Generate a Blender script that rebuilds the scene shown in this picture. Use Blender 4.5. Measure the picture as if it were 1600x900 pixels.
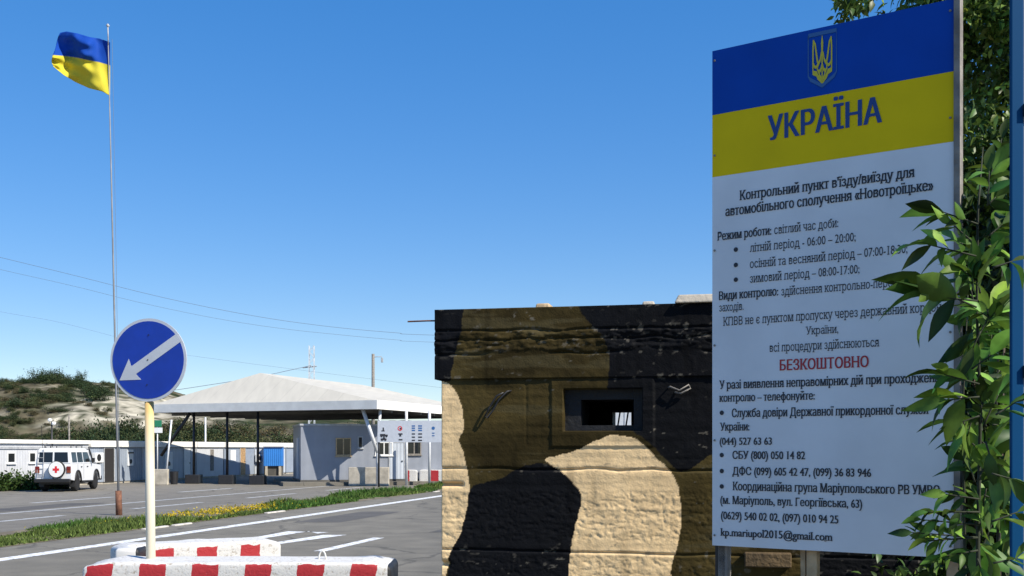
import bpy, bmesh, math, random
import numpy as np
from mathutils import Vector, Matrix
from mathutils.geometry import delaunay_2d_cdt

for o in list(bpy.data.objects):
    bpy.data.objects.remove(o)
scene = bpy.context.scene
C = scene.collection
R = math.radians
random.seed(7)
rng = np.random.default_rng(7)

# ------------------------------------------------------------------ camera, sky, sun
H = 2.0            # eye height
F = 1700.0         # focal length in photo pixels (photo is 1600 wide)
HZ = 701.0         # horizon row in the photo
cam = bpy.data.cameras.new('camera')
cam.sensor_width = 36.0
cam.lens = F / 1600 * 36
cam.shift_y = (HZ - 450) / 1600
cam.clip_end = 6000
cam.clip_start = 0.05
co = bpy.data.objects.new('camera', cam)
C.objects.link(co)
co.location = (0, 0, H)
co.rotation_euler = (R(90), 0, 0)
scene.camera = co

SUN_PHI = 32.0     # sun stands to the right and a little behind the camera
SUN_EL = 43.0
wd = bpy.data.worlds.new('World')
scene.world = wd
wd.use_nodes = True
nt = wd.node_tree
sky = nt.nodes.new('ShaderNodeTexSky')
sky.sky_type = 'NISHITA'
sky.sun_disc = False
sky.sun_elevation = R(SUN_EL)
sky.sun_rotation = R(90 + SUN_PHI)
sky.air_density = 0.9
sky.dust_density = 0.1
sky.ozone_density = 4.0
sky.altitude = 100
bg = nt.nodes['Background']
hs = nt.nodes.new('ShaderNodeHueSaturation')
hs.inputs['Saturation'].default_value = 1.84
hs.inputs['Value'].default_value = 1.17
hs.inputs['Hue'].default_value = 0.513
gm = nt.nodes.new('ShaderNodeGamma')
gm.inputs['Gamma'].default_value = 0.55
nt.links.new(sky.outputs[0], gm.inputs['Color'])
nt.links.new(gm.outputs[0], hs.inputs['Color'])
nt.links.new(hs.outputs[0], bg.inputs[0])
bg.inputs[1].default_value = 0.148
sd = Vector((math.cos(R(SUN_PHI)) * math.cos(R(SUN_EL)), -math.sin(R(SUN_PHI)) * math.cos(R(SUN_EL)), math.sin(R(SUN_EL))))
sl = bpy.data.lights.new('sun', 'SUN')
sl.energy = 3.6
sl.angle = R(0.5)
sl.color = (1.0, 0.93, 0.81)
so = bpy.data.objects.new('sun', sl)
C.objects.link(so)
so.rotation_euler = (-sd).to_track_quat('-Z', 'Y').to_euler()
so.location = (20, -10, 40)
scene.view_settings.view_transform = 'Standard'
scene.view_settings.look = 'None'
scene.view_settings.exposure = 0.95
scene.view_settings.gamma = 1.0


# ------------------------------------------------------------------ helpers
def P(x, y, Y):
    """photo pixel at depth Y -> world point"""
    return Vector(((x - 800) / F * Y, Y, H - (y - HZ) / F * Y))


def gY(y):
    return H * F / (y - HZ)


def G(x, y, z=0.0):
    Y = (H - z) * F / (y - HZ)
    return Vector(((x - 800) / F * Y, Y, z))


def _h(ix, iy, seed):
    n = (ix * 374761393 + iy * 668265263 + seed * 974634779) & 0xffffffff
    n = ((n ^ (n >> 13)) * 1274126177) & 0xffffffff
    return ((n ^ (n >> 16)) & 0xffff) / 65535.0


def vnoise(x, y, seed=0):
    x = np.asarray(x, float); y = np.asarray(y, float)
    ix = np.floor(x).astype(np.int64); iy = np.floor(y).astype(np.int64)
    fx = x - ix; fy = y - iy
    fx = fx * fx * (3 - 2 * fx); fy = fy * fy * (3 - 2 * fy)
    a = _h(ix, iy, seed); b = _h(ix + 1, iy, seed); c = _h(ix, iy + 1, seed); d = _h(ix + 1, iy + 1, seed)
    return (a * (1 - fx) + b * fx) * (1 - fy) + (c * (1 - fx) + d * fx) * fy


def fbm(x, y, seed=0, oct=4):
    s = 0; a = 0.5; t = 0
    for i in range(oct):
        s = s + a * vnoise(np.asarray(x) * 2 ** i, np.asarray(y) * 2 ** i, seed + i * 17); t += a; a *= 0.5
    return s / t


def sstep(a, b, x):
    t = np.clip((np.asarray(x, float) - a) / (b - a), 0, 1)
    return t * t * (3 - 2 * t)


def in_poly(px, py, poly):
    inside = np.zeros(px.shape, bool)
    n = len(poly)
    for i in range(n):
        x1, y1 = poly[i]; x2, y2 = poly[(i + 1) % n]
        if y1 == y2: continue
        cnd = ((y1 > py) != (y2 > py)) & (px < (x2 - x1) * (py - y1) / (y2 - y1) + x1)
        inside ^= cnd
    return inside


def smooth_poly(poly, it=2):
    for _ in range(it):
        q = []
        for i in range(len(poly)):
            a = np.array(poly[i], float); b = np.array(poly[(i + 1) % len(poly)], float)
            q.append(tuple(a * .75 + b * .25)); q.append(tuple(a * .25 + b * .75))
        poly = q
    return poly


class MB:
    def __init__(s):
        s.v = []; s.f = []; s.m = []

    def _add(s, vs, fs, m=0):
        o = len(s.v)
        s.v += [tuple(p) for p in vs]
        s.f += [tuple(i + o for i in f) for f in fs]
        s.m += [m] * len(fs)
        return s

    def box(s, c, d, rz=0.0, m=0, top=(1, 1), mat=None):
        hx, hy, hz = d[0] / 2, d[1] / 2, d[2] / 2
        vs = []
        for z in (-1, 1):
            kx, ky = top if z > 0 else (1, 1)
            for x, y in ((-1, -1), (1, -1), (1, 1), (-1, 1)):
                vs.append(Vector((x * hx * kx, y * hy * ky, z * hz)))
        M = mat if mat is not None else Matrix.Rotation(rz, 3, 'Z')
        vs = [M @ p + Vector(c) for p in vs]
        return s._add(vs, [(0, 3, 2, 1), (4, 5, 6, 7), (0, 1, 5, 4), (1, 2, 6, 5), (2, 3, 7, 6), (3, 0, 4, 7)], m)

    def b2(s, x0, x1, y0, y1, z0, z1, m=0):
        return s.box(((x0 + x1) / 2, (y0 + y1) / 2, (z0 + z1) / 2), (abs(x1 - x0), abs(y1 - y0), abs(z1 - z0)), m=m)

    def bar(s, a, b, w, d=None, m=0, up=(0, 0, 1)):
        a = Vector(a); b = Vector(b); d = d or w
        t = (b - a).normalized()
        u = Vector(up)
        if abs(t.dot(u)) > .99: u = Vector((0, 1, 0))
        n = t.cross(u).normalized(); k = n.cross(t).normalized()
        vs = []
        for p in (a, b):
            for i, j in ((-1, -1), (1, -1), (1, 1), (-1, 1)):
                vs.append(p + n * (i * w / 2) + k * (j * d / 2))
        return s._add(vs, [(0, 3, 2, 1), (4, 5, 6, 7), (0, 1, 5, 4), (1, 2, 6, 5), (2, 3, 7, 6), (3, 0, 4, 7)], m)

    def tube(s, pts, r, n=8, m=0, cap=True):
        pts = [Vector(p) for p in pts]
        rs = r if isinstance(r, (list, tuple)) else [r] * len(pts)
        vs = []; fs = []
        ref = None
        for i, p in enumerate(pts):
            t = (pts[min(i + 1, len(pts) - 1)] - pts[max(i - 1, 0)]).normalized()
            if ref is None:
                ref = Vector((1, 0, 0)) if abs(t.x) < .8 else Vector((0, 1, 0))
            a = (ref - t * ref.dot(t)).normalized(); ref = a
            b = t.cross(a)
            for k in range(n):
                an = 2 * math.pi * k / n
                vs.append(p + (a * math.cos(an) + b * math.sin(an)) * rs[i])
        for i in range(len(pts) - 1):
            for k in range(n):
                k2 = (k + 1) % n
                fs.append((i * n + k, i * n + k2, (i + 1) * n + k2, (i + 1) * n + k))
        if cap:
            fs.append(tuple(range(n - 1, -1, -1)))
            fs.append(tuple((len(pts) - 1) * n + k for k in range(n)))
        return s._add(vs, fs, m)

    def lathe(s, prof, o, axis=(0, 0, 1), n=24, m=0):
        """prof: list of (radius, along axis)"""
        ax = Vector(axis).normalized()
        u = Vector((0, 0, 1)) if abs(ax.z) < .9 else Vector((1, 0, 0))
        a = ax.cross(u).normalized(); b = ax.cross(a)
        vs = []; fs = []
        for r, h in prof:
            for k in range(n):
                an = 2 * math.pi * k / n
                vs.append(Vector(o) + ax * h + (a * math.cos(an) + b * math.sin(an)) * r)
        L = len(prof)
        for i in range(L - 1):
            for k in range(n):
                k2 = (k + 1) % n
                fs.append((i * n + k, (i + 1) * n + k, (i + 1) * n + k2, i * n + k2))
        fs.append(tuple(range(n))); fs.append(tuple((L - 1) * n + k for k in range(n - 1, -1, -1)))
        return s._add(vs, fs, m)

    def prism(s, poly, fn, d0, d1, m=0):
        """poly: list of 2D; fn(u, v, d) -> 3D"""
        n = len(poly)
        vs = [fn(u, v, d0) for u, v in poly] + [fn(u, v, d1) for u, v in poly]
        fs = [tuple(range(n)), tuple(range(2 * n - 1, n - 1, -1))]
        fs += [(i, i + n, (i + 1) % n + n, (i + 1) % n) for i in range(n)]
        return s._add(vs, fs, m)

    def quad(s, a, b, c, d, m=0):
        return s._add([a, b, c, d], [(0, 1, 2, 3)], m)

    def ribbon(s, pts, w, fn, d, m=0):
        """flat stroke in 2D plane, mapped by fn(u,v,d)"""
        pts = [Vector((p[0], p[1])) for p in pts]
        L = []; Rr = []
        for i, p in enumerate(pts):
            t = (pts[min(i + 1, len(pts) - 1)] - pts[max(i - 1, 0)]).normalized()
            nn = Vector((-t.y, t.x)) * (w / 2 if not isinstance(w, (list, tuple)) else w[i] / 2)
            L.append(p + nn); Rr.append(p - nn)
        vs = [fn(p.x, p.y, d) for p in L] + [fn(p.x, p.y, d) for p in Rr]
        n = len(pts)
        return s._add(vs, [(i, i + n, i + 1 + n, i + 1) for i in range(n - 1)], m)

    def build(s, name, mats, parent=None, smooth=False, bevel=0, loc=None, rz=0, fix=True):
        me = bpy.data.meshes.new(name)
        me.from_pydata(s.v, [], s.f)
        if not isinstance(mats, (list, tuple)): mats = [mats]
        for mm in mats: me.materials.append(mm)
        me.polygons.foreach_set('material_index', s.m)
        if fix:
            b = bmesh.new(); b.from_mesh(me)
            bmesh.ops.recalc_face_normals(b, faces=b.faces); b.to_mesh(me); b.free()
        if smooth:
            me.polygons.foreach_set('use_smooth', [True] * len(me.polygons))
        o = bpy.data.objects.new(name, me)
        C.objects.link(o)
        if parent: o.parent = parent
        if loc is not None: o.location = loc
        o.rotation_euler.z = rz
        if bevel:
            bv = o.modifiers.new('bevel', 'BEVEL'); bv.width = bevel; bv.segments = 2; bv.limit_method = 'ANGLE'
        return o


def tag(o, label=None, cat=None, group=None, kind=None):
    if label: o['label'] = label
    if cat: o['category'] = cat
    if group: o['group'] = group
    if kind: o['kind'] = kind
    return o


def thing(name, label, cat, loc=(0, 0, 0), rz=0.0, group=None):
    o = bpy.data.objects.new(name, None)
    o.empty_display_size = .2
    C.objects.link(o)
    o.location = loc; o.rotation_euler.z = rz
    return tag(o, label, cat, group)


def dup(root, loc, rz, label=None):
    r = root.copy(); C.objects.link(r); r.location = loc; r.rotation_euler.z = rz
    if label: r['label'] = label
    for ch in list(root.children):
        c = ch.copy(); C.objects.link(c); c.parent = r
        for g in list(ch.children):
            d = g.copy(); C.objects.link(d); d.parent = c
    return r


def np_mesh(name, V, Fc, mats, parent=None, cols=None, smooth=False, loc=None, rz=0):
    me = bpy.data.meshes.new(name)
    V = np.asarray(V, np.float32); Fc = np.asarray(Fc, np.int32)
    k = Fc.shape[1]
    me.vertices.add(len(V)); me.vertices.foreach_set('co', V.ravel())
    me.loops.add(Fc.size); me.loops.foreach_set('vertex_index', Fc.ravel())
    me.polygons.add(len(Fc))
    me.polygons.foreach_set('loop_start', np.arange(0, Fc.size, k, dtype=np.int32))
    me.polygons.foreach_set('loop_total', np.full(len(Fc), k, np.int32))
    if smooth: me.polygons.foreach_set('use_smooth', np.ones(len(Fc), bool))
    if cols is not None:
        a = me.color_attributes.new('Col', 'FLOAT_COLOR', 'POINT')
        c4 = np.ones((len(V), 4), np.float32); c4[:, :3] = cols
        a.data.foreach_set('color', c4.ravel())
    me.materials.append(mats)
    me.update(); me.validate()
    o = bpy.data.objects.new(name, me); C.objects.link(o)
    if parent: o.parent = parent
    if loc is not None: o.location = loc
    o.rotation_euler.z = rz
    return o


# ------------------------------------------------------------------ materials
def mat(name, col, rough=.6, var=.0, scale=6.0, bump=0.0, bscale=40.0, metal=0.0, col2=None, spec=None):
    m = bpy.data.materials.new(name); m.use_nodes = True
    n = m.node_tree.nodes; l = m.node_tree.links
    b = n['Principled BSDF']
    b.inputs['Base Color'].default_value = (*col, 1)
    b.inputs['Roughness'].default_value = rough
    b.inputs['Metallic'].default_value = metal
    if spec is not None: b.inputs['Specular IOR Level'].default_value = spec
    tc = n.new('ShaderNodeTexCoord')
    if var or col2:
        t = n.new('ShaderNodeTexNoise'); t.inputs['Scale'].default_value = scale; t.inputs['Detail'].default_value = 6
        l.new(tc.outputs['Object'], t.inputs['Vector'])
        r = n.new('ShaderNodeValToRGB')
        c2 = col2 or tuple(max(0, x * (1 - var)) for x in col)
        c1 = col if col2 else tuple(min(1, x * (1 + var)) for x in col)
        r.color_ramp.elements[0].position = .35; r.color_ramp.elements[1].position = .65
        r.color_ramp.elements[0].color = (*c2, 1); r.color_ramp.elements[1].color = (*c1, 1)
        l.new(t.outputs['Fac'], r.inputs['Fac']); l.new(r.outputs['Color'], b.inputs['Base Color'])
    if bump:
        t2 = n.new('ShaderNodeTexNoise'); t2.inputs['Scale'].default_value = bscale; t2.inputs['Detail'].default_value = 5
        l.new(tc.outputs['Object'], t2.inputs['Vector'])
        bp = n.new('ShaderNodeBump'); bp.inputs['Strength'].default_value = bump; bp.inputs['Distance'].default_value = .02
        l.new(t2.outputs['Fac'], bp.inputs['Height']); l.new(bp.outputs['Normal'], b.inputs['Normal'])
    return m


def vcol_mat(name, rough=.8, trans=0.0, nscale=0.0, bump=0.0, spec=.3, nvar=.35):
    m = bpy.data.materials.new(name); m.use_nodes = True
    n = m.node_tree.nodes; l = m.node_tree.links
    b = n['Principled BSDF']; b.inputs['Roughness'].default_value = rough
    b.inputs['Specular IOR Level'].default_value = spec
    a = n.new('ShaderNodeVertexColor'); a.layer_name = 'Col'
    src = a.outputs['Color']
    tc = n.new('ShaderNodeTexCoord')
    if nscale:
        t = n.new('ShaderNodeTexNoise'); t.inputs['Scale'].default_value = nscale; t.inputs['Detail'].default_value = 8
        l.new(tc.outputs['Object'], t.inputs['Vector'])
        mr = n.new('ShaderNodeMapRange'); mr.inputs[1].default_value = .3; mr.inputs[2].default_value = .7
        mr.inputs[3].default_value = 1 - nvar; mr.inputs[4].default_value = 1 + nvar
        l.new(t.outputs['Fac'], mr.inputs[0])
        mx = n.new('ShaderNodeVectorMath'); mx.operation = 'SCALE'
        l.new(src, mx.inputs[0]); l.new(mr.outputs[0], mx.inputs['Scale']); src = mx.outputs[0]
    l.new(src, b.inputs['Base Color'])
    if bump:
        t2 = n.new('ShaderNodeTexNoise'); t2.inputs['Scale'].default_value = 90; t2.inputs['Detail'].default_value = 6
        l.new(tc.outputs['Object'], t2.inputs['Vector'])
        bp = n.new('ShaderNodeBump'); bp.inputs['Strength'].default_value = bump; bp.inputs['Distance'].default_value = .01
        l.new(t2.outputs['Fac'], bp.inputs['Height']); l.new(bp.outputs['Normal'], b.inputs['Normal'])
    if trans:
        tr = n.new('ShaderNodeBsdfTranslucent'); l.new(src, tr.inputs['Color'])
        ms = n.new('ShaderNodeMixShader'); ms.inputs[0].default_value = trans
        l.new(b.outputs[0], ms.inputs[1]); l.new(tr.outputs[0], ms.inputs[2])
        l.new(ms.outputs[0], n['Material Output'].inputs['Surface'])
    return m


def corrugated(name, col, period=.2, var=.06, st=.45):
    m = mat(name, col, .5, var, 1.5)
    n = m.node_tree.nodes; l = m.node_tree.links; b = n['Principled BSDF']
    tc = n.new('ShaderNodeTexCoord'); w = n.new('ShaderNodeTexWave')
    w.wave_type = 'BANDS'; w.bands_direction = 'X'; w.inputs['Scale'].default_value = .314 / period
    l.new(tc.outputs['Object'], w.inputs['Vector'])
    bp = n.new('ShaderNodeBump'); bp.inputs['Strength'].default_value = st; bp.inputs['Distance'].default_value = .03
    l.new(w.outputs['Fac'], bp.inputs['Height']); l.new(bp.outputs['Normal'], b.inputs['Normal'])
    return m


def asphalt(name, c, tint=(1, 1, 1), ex=.5):
    m = bpy.data.materials.new(name); m.use_nodes = True
    n = m.node_tree.nodes; l = m.node_tree.links; b = n['Principled BSDF']
    b.inputs['Roughness'].default_value = .85
    tc = n.new('ShaderNodeTexCoord')
    def noise(s, d, stretch=None):
        t = n.new('ShaderNodeTexNoise'); t.inputs['Scale'].default_value = s; t.inputs['Detail'].default_value = d
        if stretch:
            mp = n.new('ShaderNodeMapping'); mp.inputs['Rotation'].default_value = (0, 0, R(13.24)); mp.inputs['Scale'].default_value = stretch
            l.new(tc.outputs['Object'], mp.inputs[0]); l.new(mp.outputs[0], t.inputs['Vector'])
        else:
            l.new(tc.outputs['Object'], t.inputs['Vector'])
        return t.outputs['Fac']
    def mr(src, a, bb):
        x = n.new('ShaderNodeMapRange'); x.inputs[1].default_value = .3; x.inputs[2].default_value = .7
        x.inputs[3].default_value = a; x.inputs[4].default_value = bb; l.new(src, x.inputs[0]); return x.outputs[0]
    def mul(a, bb):
        x = n.new('ShaderNodeMath'); x.operation = 'MULTIPLY'; l.new(a, x.inputs[0]); l.new(bb, x.inputs[1]); return x.outputs[0]
    f = mul(mul(mr(noise(.12, 4, (1, .12, 1)), 1 - .28 * ex, 1 + .22 * ex), mr(noise(1.3, 6), 1 - .2 * ex, 1 + .2 * ex)), mr(noise(60, 3), .75, 1.25))
    # cracks
    vo = n.new('ShaderNodeTexVoronoi'); vo.feature = 'DISTANCE_TO_EDGE'; vo.inputs['Scale'].default_value = .22
    wn = n.new('ShaderNodeTexNoise'); wn.inputs['Scale'].default_value = .8; wn.inputs['Detail'].default_value = 5
    l.new(tc.outputs['Object'], wn.inputs['Vector'])
    ad = n.new('ShaderNodeVectorMath'); ad.operation = 'MULTIPLY_ADD'; ad.inputs[1].default_value = (1.5, 1.5, 0)
    l.new(wn.outputs['Color'], ad.inputs[0]); l.new(tc.outputs['Object'], ad.inputs[2]); l.new(ad.outputs[0], vo.inputs['Vector'])
    cm = n.new('ShaderNodeMapRange'); cm.inputs[1].default_value = .004; cm.inputs[2].default_value = .012
    cm.inputs[3].default_value = .6; cm.inputs[4].default_value = 1.0; l.new(vo.outputs['Distance'], cm.inputs[0])
    f = mul(f, cm.outputs[0])
    sc = n.new('ShaderNodeVectorMath'); sc.operation = 'SCALE'; sc.inputs[0].default_value = (c * tint[0], c * tint[1], c * tint[2])
    l.new(f, sc.inputs['Scale']); l.new(sc.outputs[0], b.inputs['Base Color'])
    bp = n.new('ShaderNodeBump'); bp.inputs['Strength'].default_value = .35; bp.inputs['Distance'].default_value = .01
    l.new(noise(120, 2), bp.inputs['Height']); l.new(bp.outputs['Normal'], b.inputs['Normal'])
    return m


def worn_paint(name, col, under, amt=.45, scale=9.0):
    m = mat(name, col, .6)
    n = m.node_tree.nodes; l = m.node_tree.links; b = n['Principled BSDF']
    tc = n.new('ShaderNodeTexCoord'); t = n.new('ShaderNodeTexNoise')
    t.inputs['Scale'].default_value = scale; t.inputs['Detail'].default_value = 10; t.inputs['Roughness'].default_value = .7
    l.new(tc.outputs['Object'], t.inputs['Vector'])
    r = n.new('ShaderNodeValToRGB')
    r.color_ramp.elements[0].position = amt - .06; r.color_ramp.elements[1].position = amt + .04
    r.color_ramp.elements[0].color = (*under, 1); r.color_ramp.elements[1].color = (*col, 1)
    l.new(t.outputs['Fac'], r.inputs['Fac']); l.new(r.outputs['Color'], b.inputs['Base Color'])
    return m


M = {}
M['asphalt'] = asphalt('asphalt', .138, (1.12, 1.02, .80), .9)
M['asphalt_far'] = asphalt('asphalt_far', .155, (1.11, 1.01, .82), .75)
M['soil'] = mat('soil', (.17, .14, .09), .95, .3, 1.2, .5, 20)
M['field'] = mat('field', (.16, .15, .07), .95, .35, .05, 0)
M['kerb'] = mat('kerb', (.48, .45, .40), .9, .25, 4, .3)
M['white_line'] = worn_paint('white_line', (.78, .78, .76), (.22, .22, .22), .45, 7)
M['faded_line'] = worn_paint('faded_line', (.48, .48, .46), (.2, .2, .2), .45, 4)
M['white'] = mat('white_paint', (.78, .78, .76), .45, .06, 3)
M['cabin_white'] = corrugated('cabin_white', (.54, .55, .57))
M['cabin_grey'] = corrugated('cabin_grey', (.27, .31, .37))
M['cabin_pale'] = corrugated('cabin_pale', (.46, .50, .55))
M['hall_grey'] = corrugated('hall_grey', (.25, .27, .31), .5, .05, .25)
M['fascia'] = mat('fascia', (.86, .83, .76), .5, .06, 2)
M['membrane'] = mat('membrane', (.55, .515, .43), .6, .03, .5)
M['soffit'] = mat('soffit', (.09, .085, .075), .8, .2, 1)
M['dark'] = mat('dark_metal', (.018, .018, .02), .5, .2, 8)
M['grey_metal'] = mat('grey_metal', (.38, .39, .40), .45, .15, 6)
M['pale_metal'] = mat('pale_metal', (.62, .64, .66), .4, .1, 6)
M['glass'] = mat('dark_glass', (.012, .015, .018), .08)
M['doorway_shade'] = mat('doorway_shade_paint', (.02, .018, .018), .9)
M['wood'] = mat('wood', (.42, .26, .12), .7, .25, 12)
M['wood_pale'] = mat('wood_pale', (.45, .33, .19), .75, .25, 14, .3)
M['wood_grey'] = mat('wood_grey', (.21, .19, .165), .8, .3, 10, .3)
M['rust'] = mat('rust', (.16, .07, .04), .85, .35, 10, .3)
M['blue_sheet'] = corrugated('blue_sheet', (.03, .20, .60), .15)
M['blue_post'] = worn_paint('blue_post', (.003, .055, .15), (.008, .02, .04), .30, 14)  # blue darkened in the colour to stand in for tree shade
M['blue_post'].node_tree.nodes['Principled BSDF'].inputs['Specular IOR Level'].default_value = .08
M['tyre'] = mat('tyre_rubber', (.012, .012, .013), .85)
M['rim'] = mat('rim', (.30, .31, .32), .4, .1, 9, metal=.6)
M['car_white'] = mat('car_white', (.75, .76, .77), .25)
M['car_black'] = mat('car_black_trim', (.015, .015, .016), .5)
M['red'] = mat('red', (.62, .02, .03), .4)
M['lamp_red'] = mat('tail_lamp', (.16, .012, .012), .2)
M['orange'] = mat('indicator', (.22, .05, .02), .25)
M['concrete'] = mat('concrete', (.42, .38, .31), .9, .2, 3, .4, 25)
M['black_paint'] = mat('black_paint', (.012, .012, .014), .6, .3, 10, .3)
M['white_worn'] = worn_paint('white_worn', (.64, .63, .60), (.36, .32, .26), .36, 12)
M['sign_white'] = mat('sign_white', (.50, .53, .58), .35, .05, 6)
M['sign_blue'] = mat('sign_blue', (.004, .036, .34), .35, .10, 5)
M['print_white'] = mat('print_white', (.74, .76, .77), .6, .06, 2.5, .15, 3, spec=.2)
M['print_blue'] = mat('print_blue', (.002, .062, .38), .6, .07, 3, .15, 3, spec=.15)
M['print_yellow'] = mat('print_yellow', (.80, .57, .004), .6, .06, 3, .15, 3, spec=.15)
M['ink'] = mat('ink', (.024, .026, .034), .6)
M['ink_blue'] = mat('ink_blue', (.008, .05, .22), .5)
M['ink_red'] = mat('ink_red', (.42, .02, .03), .5)
M['ink_gold'] = mat('ink_gold', (.62, .52, .02), .5)
M['ink_steel'] = mat('ink_steel', (.03, .12, .32), .5)
M['bark'] = mat('bark', (.085, .065, .045), .9, .35, 14, .5)
M['leaf'] = vcol_mat('leaf', .45, .30, spec=.4)
M['leaf_big'] = vcol_mat('leaf_big', .5, .30, nscale=18, spec=.3, nvar=.25)
M['scrub'] = vcol_mat('scrub_leaf', .8, .15, spec=.1)
M['grass'] = vcol_mat('grass_blade', .7, .3, spec=.2)
M['hill'] = vcol_mat('hill_ground', .95, 0, nscale=.5, spec=.05)
M['camo'] = vcol_mat('camouflage_paint', .62, 0, nscale=7, bump=.25, spec=.07, nvar=.16)
M['cable'] = mat('cable', (.15, .19, .25), .6)


def flag_mat():
    m = vcol_mat('flag_cloth', .7, .25, spec=.1)
    return m


M['flag'] = flag_mat()


def striped(name, period, duty, slant, zmax, phase):
    """white concrete with red bars painted on its front face"""
    m = bpy.data.materials.new(name); m.use_nodes = True
    n = m.node_tree.nodes; l = m.node_tree.links; b = n['Principled BSDF']; b.inputs['Roughness'].default_value = .65
    tc = n.new('ShaderNodeTexCoord'); sx = n.new('ShaderNodeSeparateXYZ'); l.new(tc.outputs['Object'], sx.inputs[0])
    sn = n.new('ShaderNodeSeparateXYZ'); l.new(tc.outputs['Normal'], sn.inputs[0])
    no = n.new('ShaderNodeTexNoise'); no.inputs['Scale'].default_value = 7; no.inputs['Detail'].default_value = 6
    l.new(tc.outputs['Object'], no.inputs['Vector'])
    def mth(op, a, bb=None, c=None):
        x = n.new('ShaderNodeMath'); x.operation = op
        for i, q in enumerate((a, bb, c)):
            if q is None: continue
            if isinstance(q, (int, float)): x.inputs[i].default_value = q
            else: l.new(q, x.inputs[i])
        return x.outputs[0]
    wob = mth('MULTIPLY_ADD', no.outputs['Fac'], .07, -.035)
    u = mth('ADD', mth('MULTIPLY_ADD', sx.outputs['Z'], -slant, sx.outputs['X']), wob)
    fr = mth('FRACT', mth('MULTIPLY_ADD', u, 1 / period, phase))
    a = mth('LESS_THAN', fr, duty)
    zz = mth('LESS_THAN', mth('ADD', sx.outputs['Z'], wob), zmax)
    ny = mth('LESS_THAN', sn.outputs['Y'], -.55)
    msk = mth('MULTIPLY', mth('MULTIPLY', a, zz), ny)
    n2 = n.new('ShaderNodeTexNoise'); n2.inputs['Scale'].default_value = 22; n2.inputs['Detail'].default_value = 9; n2.inputs['Roughness'].default_value = .7
    l.new(tc.outputs['Object'], n2.inputs['Vector'])
    def ramp(c0, c1, p0, p1):
        r = n.new('ShaderNodeValToRGB'); r.color_ramp.elements[0].position = p0; r.color_ramp.elements[1].position = p1
        r.color_ramp.elements[0].color = (*c0, 1); r.color_ramp.elements[1].color = (*c1, 1); l.new(n2.outputs['Fac'], r.inputs['Fac']); return r.outputs['Color']
    red = ramp((.50, .30, .26), (.40, .022, .028), .30, .37)
    wht = ramp((.36, .31, .25), (.64, .63, .60), .36, .46)
    mx = n.new('ShaderNodeMix'); mx.data_type = 'RGBA'
    l.new(msk, mx.inputs[0]); l.new(wht, mx.inputs[6]); l.new(red, mx.inputs[7]); l.new(mx.outputs[2], b.inputs['Base Color'])
    bp = n.new('ShaderNodeBump'); bp.inputs['Strength'].default_value = .5; bp.inputs['Distance'].default_value = .02
    l.new(n2.outputs['Fac'], bp.inputs['Height']); l.new(bp.outputs['Normal'], b.inputs['Normal'])
    return m


# ------------------------------------------------------------------ ground, roads
def structure(name, o):
    o['kind'] = 'structure'
    return o


mb = MB(); mb.quad((-3000, -400, -.02), (3000, -400, -.02), (3000, 5000, -.02), (-3000, 5000, -.02))
structure('ground', mb.build('ground', M['field']))

VD = Vector((400 / F, 1.0, 0))      # road direction (unit in Y)


def wl(w, Y, z=0.0):                # point on the road lane coordinate w at depth Y
    return Vector((w + VD.x * Y, Y, z))


def strip(name, w0, w1, Y0, Y1, z, m, n=1):
    b = MB()
    for i in range(n):
        a = Y0 + (Y1 - Y0) * i / n; c = Y0 + (Y1 - Y0) * (i + 1) / n
        b.quad(wl(w0, a, z), wl(w1, a, z), wl(w1, c, z), wl(w0, c, z))
    return structure(name, b.build(name, m))


strip('road', -15.5, 14, -30, 160, 0.0, M['asphalt'])
strip('forecourt', -60, -18.3, -30, 130, 0.0, M['asphalt_far'])
strip('verge_soil', -18.3, -15.5, -30, 130, 0.006, M['soil'])
# markings
strip('road_marking', -14.0, -13.62, -10, 140, .004, M['white_line'])
strip('road_marking', -8.86, -8.60, 21.2, 24.4, .004, M['white_line'])
strip('road_marking', -8.86, -8.60, 33, 36.5, .004, M['white_line'])
b = MB()
b.quad(wl(-11.55, 23.8, .004), wl(-11.25, 23.8, .004), wl(-11.1, 26.3, .004), wl(-11.6, 26.3, .004))
b.quad(wl(-11.6, 26.3, .004), wl(-11.1, 26.3, .004), wl(-10.6, 25.6, .004), wl(-10.5, 26.0, .004))
structure('road_marking', b.build('road_marking', M['white_line']))
b = MB()
b.quad(wl(-10.55, 22.7, .004), wl(-10.25, 22.7, .004), wl(-9.75, 25.2, .004), wl(-10.3, 25.2, .004))
structure('road_marking', b.build('road_marking', M['white_line']))
strip('road_marking', -23.65, -23.4, 10, 62, .004, M['faded_line'])
for y0 in (28, 36, 44, 52):
    strip('road_marking', -21.2, -20.95, y0, y0 + 4.5, .004, M['faded_line'])
for y0 in (40, 50):
    strip('road_marking', -27.2, -26.9, y0, y0 + 5, .004, M['faded_line'])

M['patch'] = asphalt('asphalt_patch', .085, (1.08, 1, .88), .6)
strip('road_patch', -12.9, -11.6, 29.5, 34.5, .003, M['patch'])
strip('road_patch', -8.1, -6.9, 26.0, 28.2, .003, M['patch'])
strip('road_patch', -25.6, -24.2, 33, 40, .003, M['patch'])

# broken kerb stones along the verge
kerb_proto = None
kr = random.Random(3)
Yk = 17.0
while Yk < 62:
    L = kr.uniform(.7, 1.4)
    if kr.random() < .10:
        b = MB(); b.box((0, 0, .0), (.16, L * .95, .07), top=(.8, .98))
        o = b.build('kerb_stone', M['kerb'], bevel=.02, loc=wl(-15.42 + kr.uniform(-.05, .05), Yk, 0), rz=-math.atan(VD.x) + kr.uniform(-.04, .04))
        tag(o, 'pale broken kerb stone at the road edge of the grass strip', 'kerb stone', 'kerb stones along the grass strip')
    Yk += L + .05


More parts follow.
